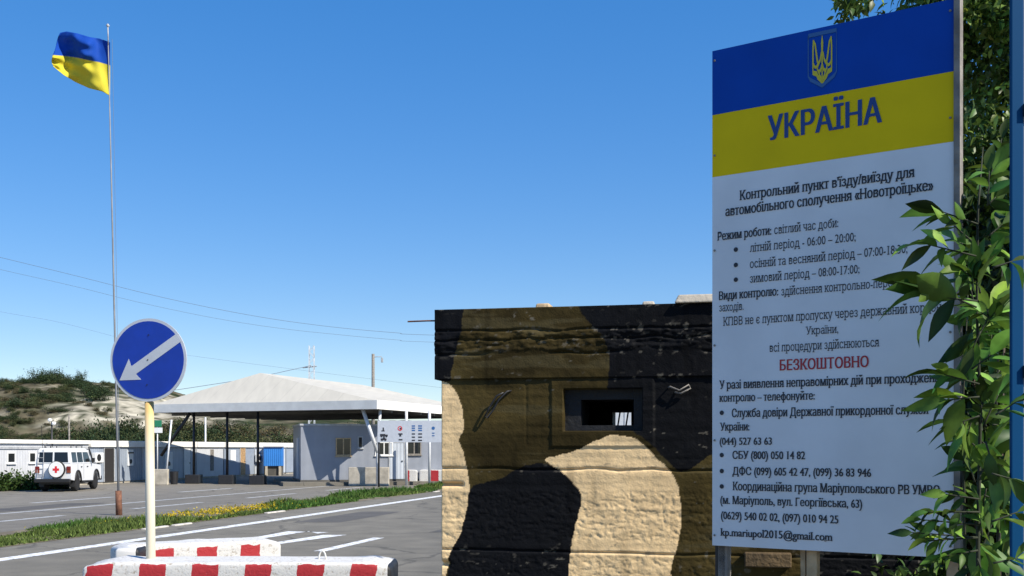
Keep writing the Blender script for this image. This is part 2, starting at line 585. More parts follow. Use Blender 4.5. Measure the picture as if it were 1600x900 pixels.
# ------------------------------------------------------------------ hill
def ridge_z(X):
    xs = [-400, -160, -110, -82, -74, -69, -63, -56, -50, -43, -36, -22, 0, 60, 400]
    zs = [18, 14.5, 12.8, 12.0, 12.3, 12.6, 12.2, 11.4, 9.6, 8.2, 7.2, 6.2, 6.0, 5.0, 4.0]
    return np.interp(X, xs, zs)


def hill_z(X, Y):
    X = np.asarray(X, float); Y = np.asarray(Y, float)
    u = np.clip((Y - 106) / 62, 0, 1)
    base = np.interp(u, [0, .12, .3, .45, .58, .72, .86, 1], [0, .06, .2, .34, .62, .78, .93, 1.0])
    wob = (fbm(X * .05, Y * .05, 3, 5) - .5)
    z = ridge_z(X) * (base + wob * .22 * np.minimum(u * 3, 1) * (1.15 - u))
    z += (fbm(X * .3, Y * .3, 9, 4) - .5) * 1.1 * np.minimum(u * 4, 1)
    back = np.clip((Y - 175) / 200, 0, 1)
    return z * (1 - .35 * back) - .05


nx, ny = 420, 190
gx = np.linspace(-230, 60, nx); gy = np.concatenate([np.linspace(104, 185, 150), np.linspace(187, 420, ny - 150)])
XX, YY = np.meshgrid(gx, gy)
ZZ = hill_z(XX, YY)
gz_y, gz_x = np.gradient(ZZ, gy, gx)
slope = np.hypot(gz_x, gz_y)
n1 = fbm(XX * .09, YY * .09, 21, 5); n2_ = fbm(XX * .35, YY * .35, 33, 4)
chalk = sstep(-61, -57, XX + (n2_ - .5) * 7) * (1 - sstep(-41, -36, XX + (n1 - .5) * 10)) * sstep(4.6, 5.6, ZZ + (n2_ - .5) * 3) * (1 - sstep(9.6, 10.4, ZZ + (n2_ - .5) * 3))
chalk = np.maximum(chalk, sstep(.60, .68, n1) * sstep(.2, .3, slope) * .45 * (1 - sstep(-60, -50, XX)))
track = np.exp(-((ZZ - (3.4 + (XX + 84) * .16) - (n1 - .5) * 2) / .55) ** 2) * (1 - sstep(-68, -62, XX))
hf = fbm(XX * .9, YY * .9, 81, 4)
chalk = np.clip(np.maximum(chalk, track * .7), 0, 1) * (.12 + .88 * sstep(.40, .52, hf))
chalk = chalk[..., None]
green = sstep(.46, .62, n2_ * .5 + n1 * .5)[..., None]
dry = np.array([.105, .092, .060]) * (.6 + .8 * fbm(XX * 1.1, YY * 1.1, 61, 4))[..., None]; grn = np.array([.030, .040, .018]); chk = np.array([.37, .34, .265])
hf2 = fbm(XX * 2.6, YY * 2.6, 83, 3)[..., None]
col = ((dry * (1 - green) + grn * green) * (1 - chalk) + chk * chalk * (0.75 + .5 * n2_[..., None])) * (.55 + .9 * hf2)
idx = np.arange(nx * ny).reshape(ny, nx)
Fq = np.stack([idx[:-1, :-1], idx[:-1, 1:], idx[1:, 1:], idx[1:, :-1]], -1).reshape(-1, 4)
hill = np_mesh('hill', np.stack([XX, YY, ZZ], -1).reshape(-1, 3), Fq, M['hill'], cols=col.reshape(-1, 3), smooth=True)
hill['kind'] = 'structure'


# ------------------------------------------------------------------ foliage
def leaves(centers, dirs, lens, wid, cols, fold=.25, droop=.15):
    """each leaf: 6 verts, 4 quads-as-tris -> folded lance shape"""
    n = len(centers)
    d = dirs / np.linalg.norm(dirs, axis=1, keepdims=True)
    rnd = rng.normal(size=(n, 3)); rnd[:, 2] += 1.4
    s = np.cross(d, rnd); s /= np.linalg.norm(s, axis=1, keepdims=True) + 1e-9
    nn = np.cross(s, d)
    L = lens[:, None]; W = (lens * wid)[:, None] / 2
    p0 = centers
    a = p0 + d * L * .38 + s * W + nn * W * fold
    b_ = p0 + d * L * .38 - s * W + nn * W * fold
    m1 = p0 + d * L * .40
    a2 = p0 + d * L * .72 + s * W * .66 + nn * (W * fold * .7 - L * droop * .4)
    b2 = p0 + d * L * .72 - s * W * .66 + nn * (W * fold * .7 - L * droop * .4)
    m2 = p0 + d * L * .74 - nn * L * droop * .4
    tip = p0 + d * L - nn * L * droop
    V = np.stack([p0, a, m1, b_, a2, m2, b2, tip], 1).reshape(-1, 3)
    o = (np.arange(n) * 8)[:, None]
    T = np.array([[0, 2, 1], [0, 3, 2], [1, 2, 5], [1, 5, 4], [2, 3, 6], [2, 6, 5], [4, 5, 7], [5, 6, 7]])
    Fc = (o[:, :, None] + T[None]).reshape(-1, 3)
    cc = np.repeat(cols, 8, axis=0)
    return V, Fc, cc


def lance_leaves(centers, dirs, lens, wid, cols, fold=.35, droop=.3):
    """long pointed leaves: five cross-sections, folded along the midrib and curling down"""
    n = len(centers)
    d = dirs / np.linalg.norm(dirs, axis=1, keepdims=True)
    rnd = rng.normal(size=(n, 3)); rnd[:, 2] += 1.2
    s = np.cross(d, rnd); s /= np.linalg.norm(s, axis=1, keepdims=True) + 1e-9
    nn = np.cross(s, d); nn *= np.sign(nn[:, 2:3] + 1e-6)
    L = lens[:, None]; W = (lens * wid * rng.uniform(.8, 1.2, n))[:, None] / 2
    dr = (droop * rng.uniform(.2, 1.9, n))[:, None]; tw = rng.normal(0, .25, n)[:, None]
    ts = [0.0, .14, .30, .48, .66, .83, 1.0]; ws = [.06, .55, .92, 1.0, .78, .42, .0]
    rows = []
    for t, w in zip(ts, ws):
        c = centers + d * L * (t - .12 * t * t * dr) - nn * L * dr * t * t * .55
        sv = s * np.cos(tw * t * 2) + nn * np.sin(tw * t * 2)
        lift = nn * W * w * fold
        rows += [c + sv * W * w + lift, c, c - sv * W * w + lift]
    V = np.stack(rows, 1).reshape(-1, 3)
    k = len(ts) * 3
    q = []
    for i in range(len(ts) - 1):
        a = i * 3
        q += [[a, a + 1, a + 4, a + 3], [a + 1, a + 2, a + 5, a + 4]]
    Fc = ((np.arange(n) * k)[:, None, None] + np.array(q)[None]).reshape(-1, 4)
    tone = np.tile(np.array([1.0, 1.25, .9] * len(ts)), n)[:, None]
    return V, Fc, np.repeat(cols, k, axis=0) * tone


def small_leaves(centers, size, cols, up=.6):
    n = len(centers)
    d = rng.normal(size=(n, 3)); d /= np.linalg.norm(d, axis=1, keepdims=True)
    nn = rng.normal(size=(n, 3)); nn[:, 2] += up
    s = np.cross(d, nn); s /= np.linalg.norm(s, axis=1, keepdims=True) + 1e-9
    L = (size * rng.uniform(.7, 1.3, n))[:, None]
    V = np.stack([centers - d * L * .5, centers + s * L * .28, centers + d * L * .5, centers - s * L * .28], 1).reshape(-1, 3)
    Fc = (np.arange(n) * 4)[:, None] + np.array([[0, 1, 2, 3]])
    return V, Fc, np.repeat(cols, 4, axis=0)


def leaf_cols(n, base, spread=.3, hue=.2):
    b = np.array(base)
    k = np.exp(rng.normal(0, spread, n))[:, None]
    h = rng.normal(0, hue, n)[:, None]
    c = b * k * (1 + h * np.array([[.8, .2, -.3]]))
    return np.clip(c, .004, .9)


# shrubs on the hillside: three meshes, copied
def shrub_mesh(name, n, base, seed, tall=1.0):
    r = np.random.default_rng(seed)
    k = 14
    cc = r.normal(size=(k, 3)) * np.array([.42, .42, .22]) + np.array([0, 0, .45])
    cc[:, 2] = np.abs(cc[:, 2])
    pick = r.integers(0, k, n)
    pts = cc[pick] + r.normal(size=(n, 3)) * np.array([.19, .19, .16])
    pts[:, 2] = np.abs(pts[:, 2]) * tall
    tone = np.exp(r.normal(0, .25, k))[pick][:, None]
    cols = leaf_cols(n, base, .25, .2) * tone
    return small_leaves(pts, .10, cols), None


shrubs = []
for i, (n, base, t) in enumerate([(1900, (.036, .055, .024), 1.0), (1700, (.060, .070, .030), .85), (1500, (.11, .098, .054), .75)]):
    (V, Fc, cc), _ = shrub_mesh('shrub', n, base, 40 + i, t)
    me = np_mesh('foliage', V, Fc, M['scrub'], cols=cc)
    b = MB()
    for k in range(4):
        an = k * 1.7 + i
        b.tube([(0, 0, -.1), (.1 * math.cos(an), .1 * math.sin(an), .25), (.3 * math.cos(an), .3 * math.sin(an), .5)], [.03, .02, .01], 5)
    st = b.build('stem', M['bark'])
    shrubs.append((me, st))
SH = ['dark green bushy shrub growing on the scrubby hillside behind the cabins', 'mid green low shrub growing on the scrubby hillside behind the cabins',
      'dry olive brown low shrub growing on the scrubby hillside behind the cabins']
used = [False] * 3


def put_shrub(k, X, Y, s, sz=None):
    me, st = shrubs[k]
    r = thing('hill_shrub', SH[k], 'shrub', (X, Y, float(hill_z(X, Y)) - .1), random.uniform(0, 6.28), 'shrubs on the hillside')
    r.scale = (s, s, sz or s)
    if not used[k]:
        a, b_ = me, st; used[k] = True
    else:
        a, b_ = me.copy(), st.copy(); C.objects.link(a); C.objects.link(b_)
    a.parent = r; b_.parent = r


hr = random.Random(11)
# along the skyline (photo x, size, kind)
for x, s, k in ((3, 2.2, 0), (14, 1.8, 1), (34, 2.4, 0), (47, 2.0, 0), (58, 2.2, 0), (66, 2.6, 0), (73, 3.6, 0), (80, 3.6, 1), (87, 3.4, 0), (95, 2.6, 0),
                (104, 3.0, 0), (112, 3.2, 0), (120, 3.2, 0), (127, 2.2, 0), (166, 1.6, 1), (180, 1.5, 1), (250, 1.8, 0), (24, 1.5, 1)):
    Y = 163 + hr.uniform(-6, 3)
    put_shrub(k, (x - 800) / F * Y, Y, s * hr.uniform(.35, .62))
put_shrub(0, (124 - 800) / F * 166, 166, .9, 1.9)
# left flank and the foot of the cliff
for i in range(46):
    Y = hr.uniform(120, 158); x = hr.uniform(-10, 112)
    put_shrub(hr.choice((0, 0, 1, 1, 2)), (x - 800) / F * Y, Y, hr.uniform(.9, 1.9), hr.uniform(.6, 1.3))
for i in range(24):
    Y = hr.uniform(112, 124); x = hr.uniform(108, 250)
    put_shrub(hr.choice((0, 0, 1)), (x - 800) / F * Y, Y, hr.uniform(1.8, 3.0), hr.uniform(2.0, 3.9))
for i in range(230):
    Y = hr.uniform(116, 166); x = hr.uniform(-20, 190) if i % 3 else hr.uniform(-20, 110)
    X_ = (x - 800) / F * Y
    if X_ > -61 and hill_z(X_, Y) > 4.5 and hill_z(X_, Y) < 10 and i % 4: continue
    put_shrub(hr.choice((0, 1, 1, 2, 2)), X_, Y, hr.uniform(.4, 1.1), hr.uniform(.35, .9))
for i in range(5):
    Y = hr.uniform(148, 156); x = hr.uniform(140, 158)
    put_shrub(0, (x - 800) / F * Y, Y, hr.uniform(1.2, 2.0))
for i in range(46):
    Y = hr.uniform(112, 140); x = hr.uniform(245, 470)
    put_shrub(hr.choice((0, 1, 2, 1, 2)), (x - 800) / F * Y, Y, hr.uniform(1.6, 3.0), hr.uniform(1.6, 2.6))
for i in range(14):
    Y = hr.uniform(112, 140); x = hr.uniform(470, 690)
    put_shrub(hr.choice((0, 1)), (x - 800) / F * Y, Y, hr.uniform(1.6, 2.6))

# grass on the verge (stuff)
n = 60000
Yg = 15 + (90 - 15) * rng.random(n) ** 1.5
wg = rng.uniform(-18.35, -15.55, n)
edge = np.minimum(wg + 18.35, -15.55 - wg)
dens = fbm(wg * .9, Yg * .35, 5, 4)
keep = (dens + np.minimum(edge, .6) * .42) > .60
Yg = Yg[keep]; wg = wg[keep]; dens = dens[keep]; edge = edge[keep]
n = len(Yg)
base = np.stack([wg + VD.x * Yg, Yg, np.zeros(n) + .005], 1)
h = rng.uniform(.03, .11, n) * (.1 + 1.6 * sstep(.4, .75, dens)) * (.5 + np.minimum(edge * 1.6, .8)) * np.clip(1 + (Yg - 20) / 60, 1, 1.5)
an = rng.uniform(0, 6.28, n)
wdt = .012 * (1 + Yg / 22)
s_ = np.stack([np.cos(an), np.sin(an), np.zeros(n)], 1)
lean = np.stack([rng.normal(0, .45, n), rng.normal(0, .45, n), np.ones(n)], 1)
V = np.stack([base - s_ * wdt[:, None], base + s_ * wdt[:, None], base + lean * h[:, None]], 1).reshape(-1, 3)
Fc = np.arange(n * 3).reshape(-1, 3)
mixd = sstep(.42, .6, fbm(wg * .7 + 9, Yg * .25, 8, 3))[:, None]
mixd = mixd * .45
gc = np.array([.065, .135, .024]) * (1 - mixd) + np.array([.15, .16, .045]) * mixd
gc = gc * np.exp(rng.normal(0, .3, n))[:, None]
np_mesh('verge_grass', V, Fc, M['grass'], cols=np.repeat(gc, 3, 0))
tag(bpy.data.objects['verge_grass'], 'rough green grass strip between the road and the checkpoint forecourt', 'grass', kind='stuff')
# yellow flowers in the verge
n = 1500
Yf = rng.normal(34, 2.6, n); wf = rng.normal(-16.9, .55, n)
ok = (wf < -15.6) & (wf > -18.2) & (Yf > 22); Yf = Yf[ok]; wf = wf[ok]; n = len(Yf)
pts = np.stack([wf + VD.x * Yf, Yf, rng.uniform(.03, .15, n)], 1)
V, Fc, cc = small_leaves(pts, .065, leaf_cols(n, (.50, .37, .015), .25, .15), 2)
o = np_mesh('verge_flowers', V, Fc, M['grass'], cols=cc)
tag(o, 'yellow wild flowers in the grass strip right of the white sign post', 'flowers', kind='stuff')

# weeds in front of the left white cabin
n = 5600
t = rng.uniform(-3, 3.2, n)
pts = np.stack([-24.0 + .47 * t + rng.normal(0, .35, n), 51.8 + .88 * t + rng.normal(0, .3, n), np.abs(rng.normal(.2, .2, n)) * (.6 + fbm(t * 1.5, t * 0, 4, 2))], 1)
V, Fc, cc = small_leaves(pts, .17, leaf_cols(n, (.045, .080, .018), .3, .2), 1)
o = np_mesh('weeds', V, Fc, M['grass'], cols=cc)
tag(o, 'green weeds growing at the foot of the white cabin', 'weeds', kind='stuff')


# ------------------------------------------------------------------ bunker
B0 = Vector(((690 - 800) / F * 7.3, 7.3, 0))
BD = Vector((.98, -.198, 0)).normalized()
BN = Vector((BD.y, -BD.x, 0))        # outward, to the camera
bz = math.atan2(BD.y, BD.x)
bunker = thing('bunker', 'concrete bunker painted in black, brown and tan camouflage with a firing slit', 'bunker', B0, bz)


def plane_uv(x, y, P0, D):
    a = (x - 800) / F
    s = (a * P0.y - P0.x) / (D.x - a * D.y)
    Y = P0.y + s * D.y
    return s, H - (y - HZ) / F * Y


def Bq(pts):
    return [plane_uv(x, y, B0, BD) for x, y in pts]


TAN = (.80, .58, .315); BRN = (.041, .030, .0098); BLK = (.0065, .0068, .008)
black_polys = [
    [(670, 470), (724, 470), (724, 505), (716, 535), (708, 560), (706, 592), (702, 597), (680, 592), (670, 590)],
    [(898, 460), (908, 492), (925, 508), (945, 530), (953, 560), (951, 590), (948, 615), (955, 640), (985, 660), (990, 676), (1003, 682), (1022, 698), (1040, 718), (1060, 739), (1078, 734), (1095, 718), (1115, 706), (1150, 690), (1400, 640), (1400, 440)],
    [(733, 757), (775, 752), (800, 738), (825, 726), (848, 724), (868, 729), (886, 742), (902, 760), (909, 778), (906, 800), (894, 840), (888, 880), (888, 1150), (698, 1150), (699, 880), (702, 862), (716, 845), (729, 805)],
    [(1242, 820), (1600, 800), (1600, 1150), (1236, 1150)],
]
tan_polys = [
    [(846, 719), (880, 709), (910, 701), (932, 687), (952, 680), (985, 681), (1004, 691), (1024, 714), (1048, 735), (1062, 768), (1066, 800), (1058, 850), (1046, 900), (1040, 1150), (888, 1150), (888, 880), (894, 840), (906, 800), (909, 778), (902, 760), (886, 742), (868, 729)],
    [(672, 589), (700, 597), (715, 615), (726, 652), (724, 672), (716, 688), (722, 702), (728, 728), (735, 760), (731, 800), (719, 840), (705, 858), (699, 872), (697, 900), (690, 1150), (660, 1150)],
]
black_uv = [smooth_poly(Bq(p)) for p in black_polys]
tan_uv = [smooth_poly(Bq(p)) for p in tan_polys]


def zy(y, x=850):
    return plane_uv(x, y, B0, BD)[1]


def camo_cols(S, Z):
    ps = S + (fbm(S * 14, Z * 14, 3, 3) - .5) * .022; pz = Z + (fbm(S * 14, Z * 14, 8, 3) - .5) * .022
    col = np.empty(S.shape + (3,)); col[:] = BRN
    k = fbm(S * 2.2, Z * 3.5, 61, 5)
    col *= (.75 + .9 * sstep(.35, .7, k))[..., None] * np.where(k > .55, 1, 1)[..., None]
    # thin olive streaks where the brown coat is worn
    ol = sstep(.60, .70, fbm(S * 1.6, Z * 16, 71, 4))[..., None]
    col = col * (1 - ol * .5) + np.array([.085, .07, .033]) * ol * .5
    for p in tan_uv:
        msk = in_poly(ps, pz, p); col[msk] = TAN
    for p in black_uv:
        msk = in_poly(ps, pz, p); col[msk] = BLK
    # uneven coats, runs of dirt below the joints
    col *= (.84 + .32 * fbm(S * 4, Z * 2.2, 23, 5))[..., None]
    run = sstep(.56, .74, fbm(S * 16, Z * 1.1, 27, 4)) * sstep(.4, .6, fbm(S * 1.5, Z * 1.8, 28, 3))
    col *= (1 - .30 * run)[..., None]
    # chips down to grey concrete, mostly along the joints and the upper edge
    near = np.zeros_like(S)
    for yy, wj in ((480, .02), (516, .03), (533, .04), (552, .02), (590, .02), (733, .025), (862, .025), (884, .02)):
        near = np.maximum(near, np.exp(-((Z - zy(yy)) / wj) ** 2))
    cn = fbm(S * 24, Z * 40, 91, 3)
    fl = sstep(.80, .84, cn) * sstep(.45, .62, fbm(S * 2.5, Z * 2.5, 14, 3))
    fl = np.maximum(fl, sstep(.68, .72, cn) * near * .8)
    col = col * (1 - fl[..., None] * .7) + np.array([.16, .145, .115]) * fl[..., None] * .7
    return col


def seamline(S, Z, z0, seed, w=.010, amp=.02):
    return np.exp(-((Z - (z0 + (fbm(S * 5, S * 0, seed, 4) - .5) * amp)) / w) ** 2)


def zy(y, x=850):
    return plane_uv(x, y, B0, BD)[1]


ZS = zy(590); ZT = zy(480)
# firing slit
sA, zA1 = plane_uv(880, 608, B0, BD); sB, zA0 = plane_uv(1003, 673, B0, BD)
hA, hz1 = plane_uv(906, 624, B0, BD); hB, hz0 = plane_uv(989, 664, B0, BD)
fA, fz1 = plane_uv(861, 588, B0, BD); fB, fz0 = plane_uv(1022, 698, B0, BD)


def wall_disp(S, Z):
    d = (fbm(S * 3, Z * 3, 1, 3) - .5) * .008 + (fbm(S * 40, Z * 40, 2, 3) - .5) * .003
    # formwork streaks in the upper course
    d += (fbm(S * 1.5, Z * 28, 5, 3) - .5) * .006
    # pitted courses
    pit = sstep(.56, .61, fbm(S * 44 + fbm(S * 9, Z * 9, 77, 2) * 7, Z * 62, 12, 3))
    band = sstep(zy(850), zy(838), Z) * (1 - sstep(zy(775), zy(762), Z))
    band = np.maximum(band, (1 - sstep(zy(872), zy(866), Z)) * .8)
    d -= pit * .0026 * np.clip(band + .22, 0, 1)
    d += (fbm(S * 30, Z * 50, 19, 3) - .5) * .005 * band
    d -= seamline(S, Z, zy(733), 31, .006, .025) * .020 * sstep(.25, .5, fbm(S * 3, S * 0, 44, 3))
    d -= seamline(S, Z, zy(862), 32, .006, .025) * .018
    d -= seamline(S, Z, zy(758), 33, .012, .008) * .05 * (1 - sstep(.13, .16, S))
    d -= seamline(S, Z, zy(884), 35, .016, .008) * .05 * (1 - sstep(.05, .07, S))
    d += np.where(Z < zy(862), .004, 0)
    # left pier / raised frame round the slit
    fr = sstep(fA - .006, fA + .006, S) * (1 - sstep(fB - .006, fB + .006, S)) * sstep(fz0 - .006, fz0 + .006, Z)
    d += fr * .008
    # vertical board joint left of the slit
    d -= np.exp(-((S - plane_uv(822, 640, B0, BD)[0]) / .008) ** 2) * .003 * sstep(zy(700), zy(690), Z)
    ins = (S > sA) & (S < sB) & (Z > zA0) & (Z < zA1)
    tz = (Z - zA0) / (zA1 - zA0)
    d = np.where(ins, -.10 + .02 * fbm(S * 12, Z * 12, 6, 2), d)
    return d


def slab_disp(S, Z):
    d = (fbm(S * 3, Z * 3, 51, 3) - .5) * .012 + (fbm(S * 30, Z * 30, 52, 3) - .5) * .004
    band = sstep(zy(552), zy(543), Z) * (1 - sstep(zy(519), zy(511), Z))
    rough = fbm(S * 9, Z * 26, 53, 4) - .5
    rough = rough * .6 + .4 * (fbm(S * 22, Z * 60, 59, 3) - .5)
    d += band * (rough * .042 + .003)
    d -= seamline(S, Z, zy(530), 54, .005, .05) * .016
    d -= seamline(S, Z, zy(552), 57, .006, .03) * .018 * sstep(.4, .5, fbm(S * 2.2, S * 0, 58, 2))
    d -= seamline(S, Z, zy(516), 56, .007, .03) * .015
    return d + .014


def camo_grid(name, s0, s1, z0, z1, step, disp, hole=None, ret=None):
    ns = int((s1 - s0) / step) + 1; nz = int((z1 - z0) / step) + 1
    S, Z = np.meshgrid(np.linspace(s0, s1, ns), np.linspace(z0, z1, nz))
    D = disp(S, Z); col = camo_cols(S, Z)
    Vv = np.stack([S, -D, Z], -1).reshape(-1, 3)
    ii = np.arange(ns * nz).reshape(nz, ns)
    q = np.stack([ii[:-1, :-1], ii[:-1, 1:], ii[1:, 1:], ii[1:, :-1]], -1).reshape(-1, 4)
    if hole is not None:
        cs = (S[:-1, :-1] + step / 2).ravel(); cz = (Z[:-1, :-1] + step / 2).ravel()
        q = q[~((cs > hole[0]) & (cs < hole[1]) & (cz > hole[2]) & (cz < hole[3]))]
    if ret:   # fold the left and bottom/top borders back so the face has thickness
        pass
    # border skirts
    cols = [col.reshape(-1, 3)]; VV = [Vv]; QQ = [q]; off = len(Vv)
    for rowi, sgn in ((ii[:, 0], 1), (ii[:, -1], -1), (ii[0, :], -1), (ii[-1, :], 1)):
        ring = Vv[rowi].copy(); ring[:, 1] += .25
        k = len(rowi); nid = np.arange(off, off + k)
        f = np.stack([rowi[:-1], rowi[1:], nid[1:], nid[:-1]], -1)
        if sgn < 0: f = f[:, ::-1]
        VV.append(ring); QQ.append(f); cols.append(col.reshape(-1, 3)[rowi]); off += k
    return np_mesh(name, np.concatenate(VV), np.concatenate(QQ), M['camo'], bunker, np.concatenate(cols), smooth=False)


BL = 3.35
camo_grid('front_wall', 0, BL, 0, ZS, .0068, wall_disp, (hA, hB, hz0, hz1))
camo_grid('roof_slab', -.045, BL + .05, ZS - .004, ZT, .0068, slab_disp)
M['camo_plain'] = mat('camo_plain', BLK, .7, .3, 5, .3)
M['camo_tan'] = mat('camo_tan_side', TAN, .7, .15, 5, .4)
b = MB(); b.b2(.004, .3, .25, 1.9, 0, ZS - .01); b.build('side_wall', M['camo_tan'], bunker)
b = MB(); b.b2(BL - .3, BL - .004, .25, 1.9, 0, ZS - .01); b.build('side_wall', M['camo_plain'], bunker)
b = MB(); b.b2(-.04, BL + .045, .19, 1.95, ZS - .006, ZT - .012); b.build('roof', M['camo_plain'], bunker)
b = MB()      # walls of the slit through the front wall
e = .012
b.b2(hA - .12, hA, .06, .45, hz0 - .12, hz1 + .12); b.b2(hB, hB + .12, .06, .45, hz0 - .12, hz1 + .12)
b.b2(hA + .001, hB - .001, .06, .45, hz0 - .12, hz0); b.b2(hA + .001, hB - .001, .06, .45, hz1, hz1 + .12)
b.build('embrasure', M['camo_plain'], bunker)
# inner front lining leaves the slit open; rear wall has a small barred window in line with it
def bl(p):   # world -> bunker local
    return Matrix.Rotation(-bz, 3, 'Z') @ (Vector(p) - B0)
def hitrear(x, y, yl):
    c0 = bl((0, 0, H)); c1 = bl(P(x, y, 10)); d = c1 - c0
    t = (yl - c0.y) / d.y
    q = c0 + d * t
    return q.x, q.z
rA, rz1 = hitrear(959, 644, 1.75); rB, rz0 = hitrear(988, 665, 1.75)
b = MB()
b.b2(.3, rA, 1.65, 1.89, 0, ZS - .01); b.b2(rB, BL - .3, 1.65, 1.89, 0, ZS - .01)
b.b2(rA, rB, 1.65, 1.89, 0, rz0); b.b2(rA, rB, 1.65, 1.89, rz1, ZS - .01)
rw = b.build('rear_wall', M['camo_plain'], bunker)
b = MB()
for k in (.28, .72):
    xx = rA + (rB - rA) * k
    b.bar((xx - .012, 1.75, rz0 - .02), (xx + .012, 1.75, rz1 + .02), .012)
b.build('window_bar', M['dark'], rw)
b = MB(); b.b2(.3, BL - .3, .3, 1.65, .01, .05); b.build('bunker_floor', M['camo_plain'], bunker)


def loop_tube(c, w, h, r=.008, n=14, tilt=0.0):
    pts = []
    for i in range(n + 1):
        a = math.pi * i / n
        x, z = -math.cos(a) * w / 2, math.sin(a) * h
        pts.append((c[0] + x * math.cos(tilt) - z * math.sin(tilt), c[1], c[2] + x * math.sin(tilt) + z * math.cos(tilt)))
    return pts


s, z = plane_uv(800, 482, B0, BD)
b = MB(); b.tube(loop_tube((s, .3, ZT - .02), .04, .05), .008, 6); b.build('lifting_loop', M['dark'], bunker, True)
s, z = plane_uv(771, 632, B0, BD)
# bent wire lifting eyes hanging on the face
pts = [(s + .075, -.0, z + .07), (s + .07, -.03, z + .075), (s + .03, -.035, z + .055), (s - .02, -.03, z - .02), (s - .05, -.03, z - .08), (s - .035, -.03, z - .09), (s + .005, -.034, z - .04), (s + .045, -.035, z + .03), (s + .10, -.03, z + .085), (s + .12, 0, z + .09)]
b = MB(); b.tube(pts, .0062, 6); b.build('lifting_loop', M['dark'], bunker, True)
s, z = plane_uv(1062, 608, B0, BD)
pts = [(s - .07, 0, z + .01), (s - .06, -.03, z + .015), (s, -.035, z - .01), (s + .06, -.035, z + .025), (s + .07, -.03, z + .005), (s + .01, -.035, z - .03), (s - .03, 0, z - .02)]
b = MB(); b.tube(pts, .006, 6); b.build('lifting_loop', M['wood_grey'], bunker, True)
s, z = plane_uv(684, 499, B0, BD)
b = MB(); b.tube([(s + .1, .1, z), (s - .1, .1, z + .004), (s - .24, .1, z + .002)], .006, 6); b.build('rebar_end', M['rust'], bunker)
# lumps and slab lying on the roof
def on_roof(name, x0, x1, h, m, label, cat, yd=.15, dp=.2):
    s0, _ = plane_uv(x0, 480, B0, BD); s1, _ = plane_uv(x1, 480, B0, BD)
    c = B0 + BD * ((s0 + s1) / 2) - BN * yd
    b = MB(); b.box((0, 0, h / 2), (s1 - s0, dp, h), top=(.9, .9))
    o = b.build(name, m, bevel=.01, loc=(c.x, c.y, ZT), rz=bz)
    return tag(o, label, cat)
on_roof('brick_fragment', 834, 857, .035, M['wood_pale'], 'small brown brick fragment on the top edge of the bunker roof', 'brick')
on_roof('concrete_lump', 1002, 1022, .03, M['concrete'], 'pale lump of concrete on the bunker roof left of the grey slab', 'rubble')
on_roof('concrete_slab', 1054, 1180, .055, M['concrete'], 'flat grey concrete slab lying on the bunker roof beside the billboard', 'slab', .2, .5)
# concrete block standing proud at the foot of the bunker
s0, z1 = plane_uv(1163, 862, B0, BD); s1, z0 = plane_uv(1236, 886, B0, BD)
b = MB(); b.b2(s0, s1, -.07, 0.0, z0, z1); b.build('step_block', mat('block_brown', (.10, .065, .028), .8, .3, 9, .5), bunker, bevel=.008)

# ------------------------------------------------------------------ billboard
PL = Vector(((1113 - 800) / F * 5.3, 5.3, 0)); PR = Vector(((1490 - 800) / F * 4.68, 4.68, 0))
DD = (PR - PL); BW = DD.length; DD.normalize()
dz_ = math.atan2(DD.y, DD.x)


def Q(x, y):
    return plane_uv(x, y, PL, DD)


_, zt = Q(1113, 80); _, zb = Q(1113, 852)
_, z1a = Q(1113, 180); _, z2a = Q(1113, 277)
board = thing('billboard', 'tall blue, yellow and white information billboard with printed text on wooden posts', 'billboard', PL, dz_)
b = MB(); b.b2(0, BW, .004, .03, zb, zt); b.build('panel', M['wood_grey'], board)
b = MB(); b.b2(0, BW, -.0, .003, z1a, zt); b.build('blue_band', M['print_blue'], board)
b = MB(); b.b2(0, BW, -.0, .003, z2a, z1a - .0005); b.build('yellow_band', M['print_yellow'], board)
b = MB(); b.b2(0, BW, -.0, .003, zb, z2a - .0005); b.build('white_field', M['print_white'], board)
b = MB(); b.b2(BW + .003, BW + .028, -.012, .05, zb - .02, zt + .03); b.build('edge_batten', M['wood_grey'], board)
for xx in (.04, .48, 1.10):
    if xx < BW:
        b = MB(); b.b2(xx - .024, xx + .024, .035, .08, -.2, zt - .05)
        b.build('post', M['wood_grey'] if xx < .1 else M['wood_pale'], board)
b = MB(); b.bar((.025, .06, .95), (.025, .06, zb + .1), .05); b.build('post', M['dark'], board)
b = MB(); b.bar((.455, .062, 0), (.43, .062, zb + .2), .022, .03); b.build('brace', M['wood_pale'], board)


def bf(u, v, d):
    return (u, -d, v)


